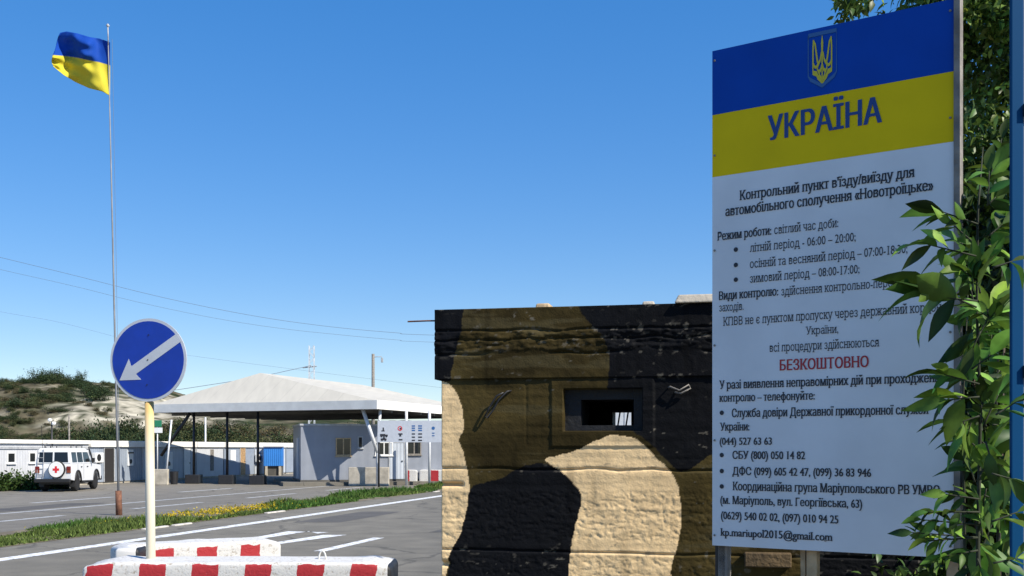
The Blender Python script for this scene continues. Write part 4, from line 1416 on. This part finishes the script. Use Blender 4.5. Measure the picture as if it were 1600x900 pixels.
# ------------------------------------------------------------------ control building below the canopy
bb = R(16)
HB = P(470, 0, 58.9); HB.z = 0
HB.z = .2
hallo = thing('control_building', 'long grey metal-clad control building below the canopy, in its shadow', 'building', HB, bb)
HL = 12.5; HHt = 3.05
b = MB(); b.b2(0, HL, 0, 5.0, .1, HHt); b.build('wall', M['hall_grey'], hallo)
b = MB(); b.b2(-.06, HL + .06, -.06, 5.06, HHt + .002, HHt + .1); b.build('roof', M['grey_metal'], hallo)
b = MB(); b.b2(-.03, HL + .03, -.03, 5.03, 0, .098); b.build('plinth', M['soffit'], hallo)
def hx(x):
    D = Vector((math.cos(bb), math.sin(bb), 0)); a = (x - 800) / F
    return (a * HB.y - HB.x) / (D.x - a * D.y)
def hz(x, y):
    D = Vector((math.cos(bb), math.sin(bb), 0)); return H - .2 - (y - HZ) / F * (HB.y + hx(x) * D.y)
window_parts(hallo, hx(536.5), hz(536, 698), hx(549) - hx(525), hz(536, 684) - hz(536, 712), frame='wood_pale')
window_parts(hallo, hx(563), hz(563, 691), .3, .65, frame='grey_metal', panes=1)
window_parts(hallo, hx(600), hz(600, 701), 1.0, .75, frame='white')
window_parts(hallo, hx(647), hz(647, 700), .8, .75, frame='wood_grey')
door_part(hallo, hx(620), .8, 2.0, 'cabin_pale')
# light panel on the short side
b = MB(); b.b2(-.05, -.003, 1.2, 2.3, .15, 2.4); b.build('door', M['cabin_pale'], hallo)

# apron island the building stands on
b = MB(); b.b2(-1.0, HL + 4, -.9, 7, 0, .225); isl = b.build('pavement', M['asphalt_far'], loc=(HB.x, HB.y, -.03), rz=bb); isl['kind'] = 'structure'

# low concrete walls
def low_wall(x0, x1, y0, y1, Y, m, label, th=.3):
    a_ = P(x0, 0, Y); c_ = P(x1, 0, Y); zt_ = H - (y0 - HZ) / F * Y
    b = MB(); b.box((0, 0, zt_ / 2), (c_.x - a_.x, th, zt_))
    return tag(b.build('low_wall', m, bevel=.03, loc=((a_.x + c_.x) / 2, Y, 0)), label, 'wall')
low_wall(545, 608, 730, 748, 58.6, M['concrete'], 'low beige concrete wall in front of the grey control building')
low_wall(630, 651, 722, 735, 61.6, M['concrete'], 'beige concrete block left of the dark gap behind the striped barriers')
low_wall(661, 700, 722, 735, 61.6, M['concrete'], 'beige concrete wall right of the dark gap, next to the bunker edge')
low_wall(240, 263, 733, 757, 60.0, M['concrete'], 'beige concrete block beside the white sign post and the black bin')
bp_ = P(272, 0, 61)
b = MB(); b.lathe([(.17, 0), (.19, .02), (.24, .70), (.25, .72), (.22, .73)], (0, 0, 0), n=16)
tag(b.build('litter_bin', M['dark'], loc=(bp_.x, 61, 0)), 'black litter bin beside the beige concrete block', 'bin')

# ------------------------------------------------------------------ lane sign with pictograms
LY = 56.5
la = P(590, 0, LY); lz1 = H - (657 - HZ) / F * LY; lz0 = H - (691 - HZ) / F * LY
ls = thing('lane_sign', 'wide pale lane sign with dark vehicle pictograms and blue marks below the canopy', 'road sign', (la.x, LY, 0), 0)
LW = (700 - 590) / F * LY
b = MB(); b.b2(0, LW, 0, .05, lz0, lz1); b.build('panel', M['sign_white'], ls)
def lp(x, y): return ((x - 590) / F * LY, H - (y - HZ) / F * LY)
def lrect(x0, y0, x1, y1, m, nm='pictogram', dd=.004):
    u0, v1 = lp(x0, y0); u1, v0 = lp(x1, y1)
    b = MB(); b.b2(u0, u1, -dd - .003, -dd, v0, v1); return b.build(nm, M[m], ls)
b = MB()   # lorry and car pictograms
for (x0, y0, x1, y1) in ((594, 678, 602, 682), (602, 679, 606, 682), (595, 685, 604, 688), (598, 683.5, 602, 685), (598, 668, 600, 673), (596, 672.5, 601, 674)):
    u0, v1 = lp(x0, y0); u1, v0 = lp(x1, y1); b.b2(u0, u1, -.008, -.003, v0, v1)
for (x, y) in ((596, 682.5), (600, 682.5), (604, 682.5), (597, 688.3), (602, 688.3)):
    u, v = lp(x, y); b.lathe([(.035, 0), (.035, .004)], (u, -.004, v), (0, -1, 0), 10)
b.build('pictogram', M['ink'], ls)
u, v = lp(625, 669.5)
b = MB()
ring = [(u + .10 * math.cos(k * math.pi / 10), v + .10 * math.sin(k * math.pi / 10)) for k in range(21)]
b.ribbon(ring, .045, lambda a, c, d: (a, -d, c), .006); b.build('prohibition_ring', M['red'], ls, fix=False)
b = MB()
for (x0, y0, x1, y1) in ((622.5, 677, 629, 679), (624, 679, 627, 682), (623, 686, 629, 688), (624.5, 668.5, 627, 671)):
    u0, v1 = lp(x0, y0); u1, v0 = lp(x1, y1); b.b2(u0, u1, -.008, -.003, v0, v1)
b.build('pictogram', M['ink'], ls)
b1 = MB(); b2_ = MB()
for k, y in enumerate((664.5, 668, 671.5, 677, 682, 687)):
    for x in (643.5, 653.5):
        w_ = 5 if x < 650 else 6
        u0, v1 = lp(x, y); u1, v0 = lp(x + w_, y + 2)
        (b1 if k < 3 else b2_).b2(u0, u1, -.008, -.003, v0, v1)
b1.build('text_block', M['ink_steel'], ls); b2_.build('text_block', M['ink'], ls)
u, v = lp(677, 669)
b = MB(); b.lathe([(.085, 0), (.085, .004)], (u, -.003, v), (0, -1, 0), 14)
for y in (676, 680): u0, v1 = lp(675, y); u1, v0 = lp(679, y + 1.5); b.b2(u0, u1, -.008, -.003, v0, v1)
b.build('pictogram', M['ink_steel'], ls)
for x, y1 in ((591.5, 755),):
    u, _ = lp(x, 700); b = MB(); b.tube([(u, .09, 0), (u, .09, lz1 + .02)], .05, 8); b.build('post', M['dark'], ls, True)
u, _ = lp(697, 700); b = MB(); b.tube([(u, .09, 0), (u, .09, lz1 + .02)], .05, 8); b.build('post', M['dark'], ls, True)

# small signs under the canopy's left end
s_p = P(246, 0, 62)
sgn = thing('road_sign', 'small green and white sign on a thin pale pole at the left canopy corner', 'road sign', (s_p.x, 62, 0), 0)
b = MB(); b.tube([(0, 0, 0), (0, 0, 3.6)], .035, 8); b.build('pole', M['pale_metal'], sgn, True)
b = MB(); b.b2(-.22, .26, -.06, -.036, 3.25, 3.62); b.build('green_plate', mat('green_plate', (.02, .20, .10), .4), sgn)
b = MB(); b.b2(-.22, .30, -.06, -.036, 2.9, 3.2); b.build('white_plate', M['white'], sgn)
def lean_pole(x0, y0, x1, y1, Y, r, label, name='thin_pole', m='pale_metal'):
    a_ = P(x0, y0, Y); c_ = P(x1, y1, Y)
    b = MB(); b.tube([(0, 0, 0), (c_.x - a_.x, 0, c_.z - a_.z)], r, 8)
    return tag(b.build(name, M[m], None, True, loc=a_), label, 'pole')
lean_pole(258, 757, 268, 656, 61, .05, 'thin leaning white pole beside the small green sign', 'barrier_arm')
lean_pole(321, 752, 321, 652, 78, .06, 'thin pale lamp pole behind the white cabin roof', 'lamp_pole')
lean_pole(108, 752, 108, 648, 84, .07, 'thin pale pole standing behind the cabins at the hill foot', 'utility_pole', 'wood_grey')

# lamp post behind the car
lpY = 57
lb = P(81, 0, lpY)
lm = thing('street_lamp', 'black street lamp with two white globe heads behind the off-road car', 'street lamp', (lb.x, lpY, 0), 0)
b = MB(); b.tube([(0, 0, 0), (0, 0, 3.4)], [.055, .045], 8); b.build('pole', M['dark'], lm, True)
b = MB(); b.tube([(-.14, 0, 3.36), (-.1, 0, 3.5), (0, 0, 3.42), (.08, 0, 3.5), (.12, 0, 3.4)], .02, 6); b.build('arm', M['dark'], lm, True)
for xx, zz in ((-.1, 3.5), (.1, 3.32)):
    b = MB(); b.lathe([(.03, -.10), (.09, -.07), (.11, 0), (.09, .06), (.03, .09)], (xx, 0, zz), n=14); b.build('lamp_globe', M['white'], lm, True)

# poles behind the canopy
pY = 96
pp = P(583, 0, pY)
up = thing('utility_pole', 'dark utility pole with a small lamp arm rising behind the canopy roof', 'utility pole', (pp.x, pY, 0), 0)
zt2 = H - (553 - HZ) / F * pY
b = MB(); b.tube([(0, 0, 0), (0, 0, zt2)], [.17, .13], 8); b.build('pole', M['wood_grey'], up, True)
b = MB(); b.tube([(0, 0, zt2 - .3), (.3, 0, zt2 - .25), (.75, 0, zt2 - .25), (.8, 0, zt2 - .35)], .035, 6); o = b.build('arm', M['grey_metal'], up, True)
b = MB(); b.b2(.70, .88, -.1, .1, zt2 - .75, zt2 - .36); b.build('lamp_head', M['grey_metal'], up, bevel=.02)
mY = 110
mp = P(487, 0, mY); zt3 = H - (540 - HZ) / F * mY
ma = thing('lattice_mast', 'pale steel lattice mast rising behind the canopy roof', 'mast', (mp.x, mY, 0), 0)
hw = .30
for sx_ in (-hw, hw):
    for sy_ in (-hw, hw):
        b = MB(); b.bar((sx_, sy_, 0), (sx_ * .8, sy_ * .8, zt3), .05); b.build('leg', M['pale_metal'], ma)
b = MB(); zz = 0.4; k = 0
while zz < zt3 - .6:
    f_ = 1 - .2 * zz / zt3; g_ = 1 - .2 * (zz + .6) / zt3
    sgn_ = 1 if k % 2 else -1
    for y_ in (-hw, hw):
        b.bar((-sgn_ * hw * f_, y_ * f_, zz), (sgn_ * hw * g_, y_ * g_, zz + .6), .03)
        b.bar((y_ * f_, -sgn_ * hw * f_, zz), (y_ * g_, sgn_ * hw * g_, zz + .6), .03)
    zz += .6; k += 1
b.build('bracing', M['pale_metal'], ma)
b = MB(); zz = H - (573 - HZ) / F * mY
b.tube([(-.9, 0, zz - .1), (.5, 0, zz + .05)], .06, 6); b.build('cross_arm', M['grey_metal'], ma)

# overhead cables
def cable(pts, Y, r, label):
    w3 = [P(x, y, Y) for x, y in pts]
    dl = (w3[0] - w3[1]); w3.insert(0, w3[0] + dl * 3)
    dr = (w3[-1] - w3[-2]); w3.append(w3[-1] + Vector((dr.x * 8, 0, dr.z * 4)))
    # smooth by Catmull-Rom
    out = []
    for i in range(len(w3) - 1):
        p0 = w3[max(i - 1, 0)]; p1 = w3[i]; p2 = w3[i + 1]; p3 = w3[min(i + 2, len(w3) - 1)]
        for k in range(8):
            t = k / 8
            out.append(.5 * ((2 * p1) + (p2 - p0) * t + (2 * p0 - 5 * p1 + 4 * p2 - p3) * t * t + (3 * p1 - p0 - 3 * p2 + p3) * t ** 3))
    out.append(w3[-1])
    b = MB(); b.tube(out, r, 5)
    tag(b.build('overhead_cable', M['cable'], None, True), label, 'cable')
cable([(0, 402), (115, 430), (230, 459), (330, 481), (430, 499), (530, 512), (620, 520), (690, 524)], 74, .013, 'upper overhead cable sagging across the sky behind the flag pole')
cable([(0, 421), (115, 447), (220, 473), (330, 496), (430, 512), (530, 523), (620, 531), (690, 535)], 74, .010, 'lower overhead cable sagging just below the upper one')
cable([(0, 487), (90, 503), (180, 526), (300, 556)], 90, .008, 'faint overhead cable passing lowest behind the round blue sign')
b = MB(); b.tube([P(486, 571, 109.4), P(400, 590, 104), P(290, 607, 100), P(200, 620, 96)], .03, 5)
tag(b.build('overhead_cable', M['cable'], None, True), 'cable running from the lattice mast down behind the canopy roof', 'cable')

# white lorry on the road, glimpsed through the bunker's slit
lor = thing('lorry', 'white box lorry on the road behind the bunker, glimpsed through its firing slit', 'lorry', (P(975, 0, 46).x, 46, 0), -math.atan(VD.x))
b = MB(); b.b2(-1.25, 1.25, 0, 6.2, 1.0, 3.75); b.build('cargo_box', M['cabin_white'], lor, bevel=.03)
b = MB(); b.b2(-1.15, -.03, -.03, -.003, 1.1, 3.65); b.build('door', M['white'], lor)
b = MB(); b.b2(.03, 1.15, -.03, -.003, 1.1, 3.65); b.build('door', M['white'], lor)
b = MB(); b.b2(-1.1, 1.1, 6.4, 8.2, .7, 2.7); cb_ = b.build('cab', M['car_white'], lor, bevel=.08)
b = MB(); b.b2(-1.0, 1.0, 8.202, 8.215, 1.6, 2.4); b.build('windscreen', M['glass'], cb_)
b = MB(); b.b2(-.5, .5, .2, 8.0, .62, .98); b.build('chassis', M['car_black'], lor)
b = MB(); b.b2(-1.2, 1.2, -.08, .05, .5, .72); b.build('rear_bumper', M['car_black'], lor)
for sx_ in (-1, 1):
    for yy in (1.6, 7.1):
        w = MB(); w.lathe([(.25, -.14), (.44, -.14), (.48, -.08), (.48, .08), (.44, .14), (.25, .14)], (sx_ * .98, yy, .48), (1, 0, 0), 24); w.build('wheel', M['tyre'], lor, True)
    b = MB(); b.b2(sx_ * .85, sx_ * 1.15, -.1, -.082, .54, .68); b.build('tail_lamp', M['lamp_red'], lor)

# ------------------------------------------------------------------ off-road car
cY = 50.2
cp = P(83, 0, cY)
car = thing('off_road_car', 'white off-road car with a red cross on its spare wheel, parked by the cabins', 'car', (cp.x, cY, 0), R(4.5))
car.scale = (.95, .95, 1.02)
Wd = .86
def arc(cy, r, z0, n=10):
    return [(cy + r * math.cos(math.pi - math.pi * k / n), z0 + r * math.sin(math.pi * k / n)) for k in range(n + 1)]
prof = [(.02, .55), (.55, .50)] + arc(1.0, .44, .48) + [(3.45, .45)] + arc(3.98, .44, .48) + [(4.78, .5), (4.85, .62), (4.85, 1.08), (4.76, 1.17), (3.45, 1.25), (3.38, 1.26), (.05, 1.26), (.0, 1.1)]
b = MB(); b.prism([(y, z_) for y, z_ in prof], lambda u, v, d: (d, u, v), -Wd, Wd); b.build('body', M['car_white'], car, bevel=.03)
# greenhouse, tapering up
gv = []
for (y, z_, w) in ((.03, 1.262, Wd - .01), (3.36, 1.262, Wd - .01), (2.92, 1.90, Wd - .11), (.10, 1.90, Wd - .11)):
    gv += [(-w, y, z_), (w, y, z_)]
b = MB(); b._add(gv, [(0, 1, 3, 2), (2, 3, 5, 4), (4, 5, 7, 6), (6, 7, 1, 0), (0, 2, 4, 6), (1, 7, 5, 3)]); b.build('cabin_shell', M['car_white'], car, bevel=.035)
b = MB(); b._add([(-.74, .10, 1.9), (.74, .10, 1.9), (.74, 2.9, 1.9), (-.74, 2.9, 1.9), (-.66, .2, 1.98), (.66, .2, 1.98), (.66, 2.75, 1.98), (-.66, 2.75, 1.98)], [(0, 1, 5, 4), (1, 2, 6, 5), (2, 3, 7, 6), (3, 0, 4, 7), (4, 5, 6, 7)]); b.build('roof', M['car_white'], car, bevel=.02)
def gx_(z_): return Wd - .01 - (z_ - 1.262) / .638 * .10
for sd_ in (-1, 1):
    for (y0, y1, y1t) in ((.22, .95, .95), (1.06, 1.88, 1.88), (1.98, 3.14, 2.80)):
        q = []
        for (y, z_) in ((y0, 1.33), (y1, 1.33), (y1t, 1.80), (y0 + .03, 1.80)):
            q.append((sd_ * (gx_(z_) + .006), y, z_))
        b = MB(); b._add(q + [(p[0] - sd_ * .004, p[1], p[2]) for p in q], [(0, 1, 2, 3), (7, 6, 5, 4), (0, 4, 5, 1), (1, 5, 6, 2), (2, 6, 7, 3), (3, 7, 4, 0)])
        b.build('side_window', M['glass'], car)
    for yy in (1.0, 1.93):
        b = MB(); b.b2(sd_ * (Wd + .001), sd_ * (Wd + .004), yy - .012, yy + .012, .55, 1.24); b.build('door_gap', M['car_black'], car)
    for yy in (1.55, 2.5):
        b = MB(); b.b2(sd_ * (Wd + .002), sd_ * (Wd + .03), yy - .08, yy + .08, 1.10, 1.14); b.build('door_handle', M['car_black'], car)
    b = MB(); b.b2(sd_ * (Wd + .03), sd_ * (Wd + .2), 3.02, 3.12, 1.32, 1.52); b.build('wing_mirror', M['car_black'], car, bevel=.02)
    b = MB(); b.b2(sd_ * (Wd - .1), sd_ * (Wd + .06), 1.5, 3.4, .40, .45); b.build('side_step', M['car_black'], car)
    for yy in (1.0, 3.98):
        fl = MB(); rr = [(yy + .47 * math.cos(math.pi - math.pi * k / 12), .48 + .47 * math.sin(math.pi * k / 12)) for k in range(13)]
        fl.tube([(sd_ * (Wd + .015), y, z_) for y, z_ in rr], .045, 6); fl.build('wheel_arch', M['car_black'], car, True)
    # tail lamps
    b = MB(); b.b2(sd_ * .64, sd_ * .84, -.03, -.002, .98, 1.16); b.build('tail_lamp', M['lamp_red'], car, bevel=.01)
    b = MB(); b.b2(sd_ * .64, sd_ * .84, -.028, -.002, .86, .975); b.build('indicator', M['orange'], car, bevel=.01)
    b = MB(); b.lathe([(.10, 0), (.11, .02), (.10, .04)], (sd_ * .6, 4.84, .9), (0, 1, 0), 16); b.build('headlight', M['glass'], car)
# rear windows
for x0, x1 in ((-.70, -.04), (.04, .70)):
    q = []
    for (x, z_) in ((x0, 1.34), (x1, 1.34), (x1 * .94, 1.80), (x0 * .94, 1.80)):
        yy = .03 + (z_ - 1.262) / .638 * .07 - .006
        q.append((x, yy, z_))
    b = MB(); b._add(q + [(p[0], p[1] + .004, p[2]) for p in q], [(0, 1, 2, 3), (7, 6, 5, 4), (0, 4, 5, 1), (1, 5, 6, 2), (2, 6, 7, 3), (3, 7, 4, 0)]); b.build('rear_window', M['glass'], car)
q = [(-.74, 3.36, 1.33), (.74, 3.36, 1.33), (.68, 2.98, 1.84), (-.68, 2.98, 1.84)]
b = MB(); b._add([(p[0], p[1] + .012, p[2]) for p in q], [(0, 1, 2, 3)]); b.build('windscreen', M['glass'], car)
b = MB(); b.b2(-.015, .015, -.006, -.001, .58, 1.24); b.build('door_gap', M['car_black'], car)
b = MB(); b.b2(-.85, .85, -.20, -.02, .42, .60); b.build('rear_bumper', M['car_black'], car, bevel=.04)
b = MB(); b.b2(-.86, .86, 4.86, 5.02, .42, .64); b.build('front_bumper', M['car_black'], car, bevel=.04)
b = MB(); b.b2(-.7, .7, .2, 4.6, .34, .50); b.build('chassis', M['car_black'], car)
b = MB(); b.b2(-.78, -.42, -.018, -.004, .70, .80); b.build('number_plate', M['sign_white'], car)
# spare wheel with round white cover and red cross
sw_ = MB(); sw_.lathe([(.30, .0), (.385, .02), (.395, .10), (.385, .2), (.33, .225)], (.22, -.02, 1.02), (0, -1, 0), 28)
spare = sw_.build('spare_wheel', M['tyre'], car, True)
b = MB(); b.lathe([(.355, 0), (.345, .012)], (.22, -.248, 1.02), (0, -1, 0), 28); b.build('wheel_cover', M['white'], spare)
b = MB(); b.b2(0.22 - .05, .22 + .05, -.27, -.263, 1.02 - .15, 1.02 + .15); b.b2(.22 - .15, .22 - .052, -.269, -.263, 1.02 - .05, 1.02 + .05); b.b2(.22 + .052, .22 + .15, -.269, -.263, 1.02 - .05, 1.02 + .05)
b.build('red_cross', M['red'], spare)
for sx_, yy in ((-1, 1.0), (1, 1.0), (-1, 3.98), (1, 3.98)):
    w = MB(); w.lathe([(.22, -.13), (.36, -.13), (.395, -.09), (.40, 0), (.395, .09), (.36, .13), (.22, .13)], (sx_ * .72, yy, .40), (1, 0, 0), 28)
    o = w.build('wheel', M['tyre'], car, True)
    w = MB(); w.lathe([(.225, -.12), (.21, .0), (.12, .05), (.09, .11), (.05, .12)], (sx_ * .72, yy, .40), (sx_, 0, 0), 20); w.build('rim', M['rim'], o, True)
    w = MB(); w.b2(sx_ * .60, sx_ * .84, yy - .50, yy - .485, .22, .52); w.build('mud_flap', M['car_black'], car)
# roof rack, snorkel, aerials, ladder
b = MB()
for x in (-.62, .62): b.bar((x, .6, 2.09), (x, 2.5, 2.09), .035)
for yy in (.6, 1.08, 1.55, 2.02, 2.5): b.bar((-.62, yy, 2.085), (.62, yy, 2.085), .03)
for x in (-.62, .62):
    for yy in (.7, 1.5, 2.4): b.bar((x, yy, 1.94), (x, yy, 2.08), .03)
b.build('roof_rack', M['car_black'], car)
b = MB(); b.tube([(.80, 3.55, 1.2), (.86, 3.42, 1.35), (.80, 3.05, 1.9), (.78, 3.02, 2.05)], .04, 8); b.build('snorkel', M['car_black'], car, True)
b = MB(); b.tube([(-.6, .3, 1.95), (-.62, .2, 3.0)], .012, 5); b.build('aerial', M['car_black'], car)
b = MB()
for x in (-.74, -.46): b.bar((x, -.05, .62), (x, .06, 1.95), .025)
for zz in (.8, 1.05, 1.3, 1.55, 1.8): b.bar((-.74, -.05 + (zz - .62) * .08, zz), (-.46, -.05 + (zz - .62) * .08, zz), .022)
b.build('ladder', M['grey_metal'], car)

# ------------------------------------------------------------------ tree behind the billboard
def crown(parent, blobs, n, size, base, seed, mt='leaf', spread=.28):
    r = np.random.default_rng(seed)
    pts = []; tone = []
    for (cx_, cy_, cz_, rx, ry, rz_), share in blobs:
        m_ = int(n * share)
        k = max(6, m_ // 90)
        cl = r.normal(size=(k, 3)); cl /= np.linalg.norm(cl, axis=1, keepdims=True)
        cl *= r.random((k, 1)) ** .4
        cl = cl * np.array([rx, ry, rz_]) + np.array([cx_, cy_, cz_])
        pk = r.integers(0, k, m_)
        pts.append(cl[pk] + np.clip(r.normal(size=(m_, 3)), -1.7, 1.7) * np.array([.17, .17, .12]) * min(1, .35 + rx * .7))
        tone.append(np.exp(r.normal(0, .3, k))[pk])
    pts = np.concatenate(pts); tone = np.concatenate(tone)
    n_ = len(pts)
    d = r.normal(size=(n_, 3)); d[:, 2] -= .5
    cols = leaf_cols(n_, base, spread, .2) * tone[:, None]
    V, Fc, cc = leaves(pts, d, size * r.uniform(.6, 1.3, n_), .45, np.clip(cols, .004, .5), .3, .2)
    return np_mesh('crown', V, Fc, M[mt], parent, cc)


TB = Vector((4.35, 8.9, 0))
tree = thing('tree', 'tall dense green tree rising behind the billboard', 'tree', TB, 0)
b = MB(); b.tube([(0, 0, -.1), (.05, .05, 1.4), (-.1, 0, 3.0), (-.15, .1, 5.0), (-.05, .1, 7.0)], [.20, .16, .13, .09, .04], 10)
tr = b.build('trunk', M['bark'], tree, True)
b = MB()
tr_r = random.Random(5)
for k in range(16):
    z0_ = tr_r.uniform(1.2, 6.2); an_ = tr_r.uniform(0, 6.28); L_ = tr_r.uniform(.8, 1.7)
    b.tube([(-.05, .05, z0_), (L_ * .5 * math.cos(an_), L_ * .5 * math.sin(an_), z0_ + .4), (L_ * math.cos(an_), L_ * math.sin(an_), z0_ + .9)], [.05, .03, .012], 6)
b.build('limb', M['bark'], tree, True)
crown(tree, [((-.1, 0, 3.2, 1.0, 1.2, 2.2), .34), ((.3, .2, 5.2, 1.2, 1.3, 1.6), .34), ((.8, .4, 6.8, 1.4, 1.4, 1.4), .2), ((-.75, -.2, 5.55, .5, .6, .4), .07), ((-1.62, -.2, 5.56, .12, .2, .10), .006), ((-.4, 0, 1.2, 1.0, 1.0, .9), .09)], 52000, .085, (.10, .165, .030), 3)

tb2 = Vector((6.2, 10.5, 0))
tree2 = thing('tree', 'second broad green tree behind the blue post at the right edge', 'tree', tb2, 0)
b = MB(); b.tube([(0, 0, -.1), (.1, 0, 2.5), (0, .1, 6)], [.2, .14, .05], 9); b.build('trunk', M['bark'], tree2, True)
crown(tree2, [((0, 0, 2.4, 1.7, 1.5, 2.2), .4), ((0, .3, 5.6, 1.8, 1.6, 2.0), .5), ((-.9, 0, 1.0, 1.2, 1, .9), .1)], 22000, .11, (.06, .11, .024), 6)

# hedge bush low behind the billboard's foot
hb = thing('bush', 'dark leafy bush at the foot of the billboard', 'bush', (2.55, 6.55, 0), 0)
b = MB()
for k in range(7):
    an_ = k * .9; b.tube([(0, 0, -.05), (.25 * math.cos(an_), .25 * math.sin(an_), .5), (.5 * math.cos(an_), .5 * math.sin(an_), 1.1)], [.025, .018, .008], 6)
b.build('stem', M['bark'], hb, True)
crown(hb, [((0, 0, .75, .75, .45, .65), .7), ((.55, -.1, 1.3, .5, .4, .6), .3)], 5200, .075, (.06, .105, .025), 9)

tk = thing('bush', 'tall dark dense bush filling the gap between the billboard and the blue post', 'bush', (P(1549, 0, 4.75).x, 4.75, 0), 0)
b = MB()
for k in range(6):
    an_ = k * 1.05; b.tube([(.04 * math.cos(an_), .05 * math.sin(an_), -.05), (.06 * math.cos(an_), .15 * math.sin(an_), 1.2), (.08 * math.cos(an_), .25 * math.sin(an_), 2.6)], [.012, .009, .004], 6)
b.build('stem', M['bark'], tk, True)
crown(tk, [((.03, .15, .9, .11, .45, .8), .3), ((.03, .15, 2.0, .10, .45, .7), .4), ((.04, .15, 2.85, .09, .45, .4), .3)], 11000, .075, (.030, .062, .010), 19)

# ------------------------------------------------------------------ sapling in front of the billboard
sap = thing('sapling', 'leafy sapling with long lance leaves overlapping the right edge of the billboard', 'sapling', (P(1530, 0, 3.9).x, 3.9, 0), 0)
so_ = Vector(sap.location)
stem = MB(); LV_c = []; LV_d = []; LV_l = []
sr = np.random.default_rng(17)
main = [P(1535, 1600, 3.9), P(1532, 1150, 3.9), P(1528, 850, 3.92), P(1532, 640, 3.95), P(1526, 480, 3.9), P(1528, 330, 3.88), P(1536, 230, 3.9)]
main[0].z = -.05
stem.tube([p - so_ for p in main], [.010, .009, .008, .006, .005, .004, .002], 8)
for q0 in ((1560, 4.15), (1508, 4.2)):
    mm = [P(q0[0] + 4, 1500, q0[1]), P(q0[0], 900, q0[1]), P(q0[0] - 3, 620, q0[1]), P(q0[0] + 6, 420, q0[1] + .05)]
    mm[0].z = -.05
    stem.tube([p - so_ for p in mm], [.007, .006, .004, .002], 7)


def sprig(x0, y0, x1, y1, Y, n, Lp, sag=0.0, wide=.65, tip=True, dy=0.0):
    """a twig from (x0,y0) to (x1,y1) with n leaves along it; Lp leaf length in photo pixels"""
    a = P(x0, y0, Y + dy); c = P(x1, y1, Y)
    pts = []
    for k in range(6):
        t = k / 5
        p = a.lerp(c, t); p.z += sag * 4 * t * (1 - t)
        pts.append(p)
    stem.tube([p - so_ for p in pts], [.0036, .0034, .003, .0026, .0022, .0017], 5)
    ax = (c - a).normalized()
    for k in range(n):
        t = .25 + .75 * (k + .5) / n
        i = min(int(t * 5), 4); p = pts[i].lerp(pts[i + 1], t * 5 - i)
        side = 1 if k % 2 else -1
        perp = Vector((-ax.z, 0, ax.x)) * side
        d = ax * .8 + perp * wide * sr.uniform(.5, 1.1) + Vector((sr.normal() * .25, sr.normal() * .5, -.28 + sr.normal() * .15))
        LV_c.append(p - so_); LV_d.append(d); LV_l.append(Lp / F * Y * sr.uniform(.55, 1.25))
    if tip:
        LV_c.append(pts[-1] - so_); LV_d.append(ax + Vector((0, 0, -.1))); LV_l.append(Lp / F * Y)


# named sprigs over the billboard
sprig(1528, 350, 1470, 330, 3.8, 5, 55); sprig(1525, 400, 1450, 382, 3.75, 6, 62); sprig(1528, 385, 1490, 352, 3.8, 4, 50)
sprig(1526, 480, 1462, 452, 3.7, 4, 80); sprig(1526, 470, 1450, 462, 3.7, 3, 85); sprig(1530, 440, 1500, 420, 3.8, 4, 50)
sprig(1530, 600, 1475, 585, 3.75, 5, 62); sprig(1530, 620, 1480, 625, 3.75, 5, 66); sprig(1530, 650, 1500, 660, 3.8, 4, 60)
sprig(1530, 800, 1450, 800, 3.85, 8, 36); sprig(1530, 820, 1440, 812, 3.85, 8, 34); sprig(1528, 840, 1450, 845, 3.85, 8, 36)
sprig(1528, 860, 1470, 870, 3.85, 6, 36); sprig(1530, 780, 1478, 772, 3.85, 6, 36); sprig(1528, 840, 1425, 832, 3.85, 7, 34)
# right-hand side of the stem
for k in range(66):
    y0 = sr.uniform(250, 900); x0 = sr.uniform(1518 if y0 > 330 else 1540, 1556); Y = sr.uniform(3.75, 4.3)
    sprig(x0, y0, float(np.clip(x0 + sr.uniform(-26, 42), 1512, 1566)), y0 - sr.uniform(-40, 60), Y, int(sr.integers(3, 7)), sr.uniform(30, 70))
sprig(1550, 815, 1590, 800, 3.42, 3, 70); sprig(1552, 418, 1582, 408, 3.42, 3, 48); sprig(1556, 648, 1588, 628, 3.42, 3, 58); sprig(1550, 740, 1580, 748, 3.42, 3, 52); sprig(1552, 880, 1590, 872, 3.42, 4, 46); sprig(1540, 690, 1552, 730, 3.6, 2, 70)
stem.build('stem', mat('green_bark', (.022, .028, .012), .8, .3, 12), sap, True)
n_ = len(LV_c)
cols = leaf_cols(n_, (.075, .145, .022), .55, .25)
V, Fc, cc = lance_leaves(np.array([tuple(p) for p in LV_c]), np.array([tuple(p) for p in LV_d]), np.array(LV_l) * 1.08, .36, cols, .4, .55)
np_mesh('foliage', V, Fc, M['leaf_big'], sap, cc)

# ------------------------------------------------------------------ blue post at the right edge
bY = 3.55
q = P(1587, 0, bY)
bpst = thing('sign_post', 'blue painted metal post edged by a narrow pale panel at the right', 'post', (q.x, bY, 0), 0)
wp = 22 / F * bY
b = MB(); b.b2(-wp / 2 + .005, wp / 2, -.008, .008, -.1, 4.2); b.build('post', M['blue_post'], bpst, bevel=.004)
b = MB(); b.b2(wp / 2 + .002, wp / 2 + .07, -.004, .006, .9, 3.9); b.build('panel', M['sign_white'], bpst)
b = MB()
for zz in (1.2, 2.25, 3.1): b.b2(wp / 2 - .004, wp / 2 + .03, -.02, -.009, zz - .02, zz + .02)
b.build('clamp', M['dark'], bpst)
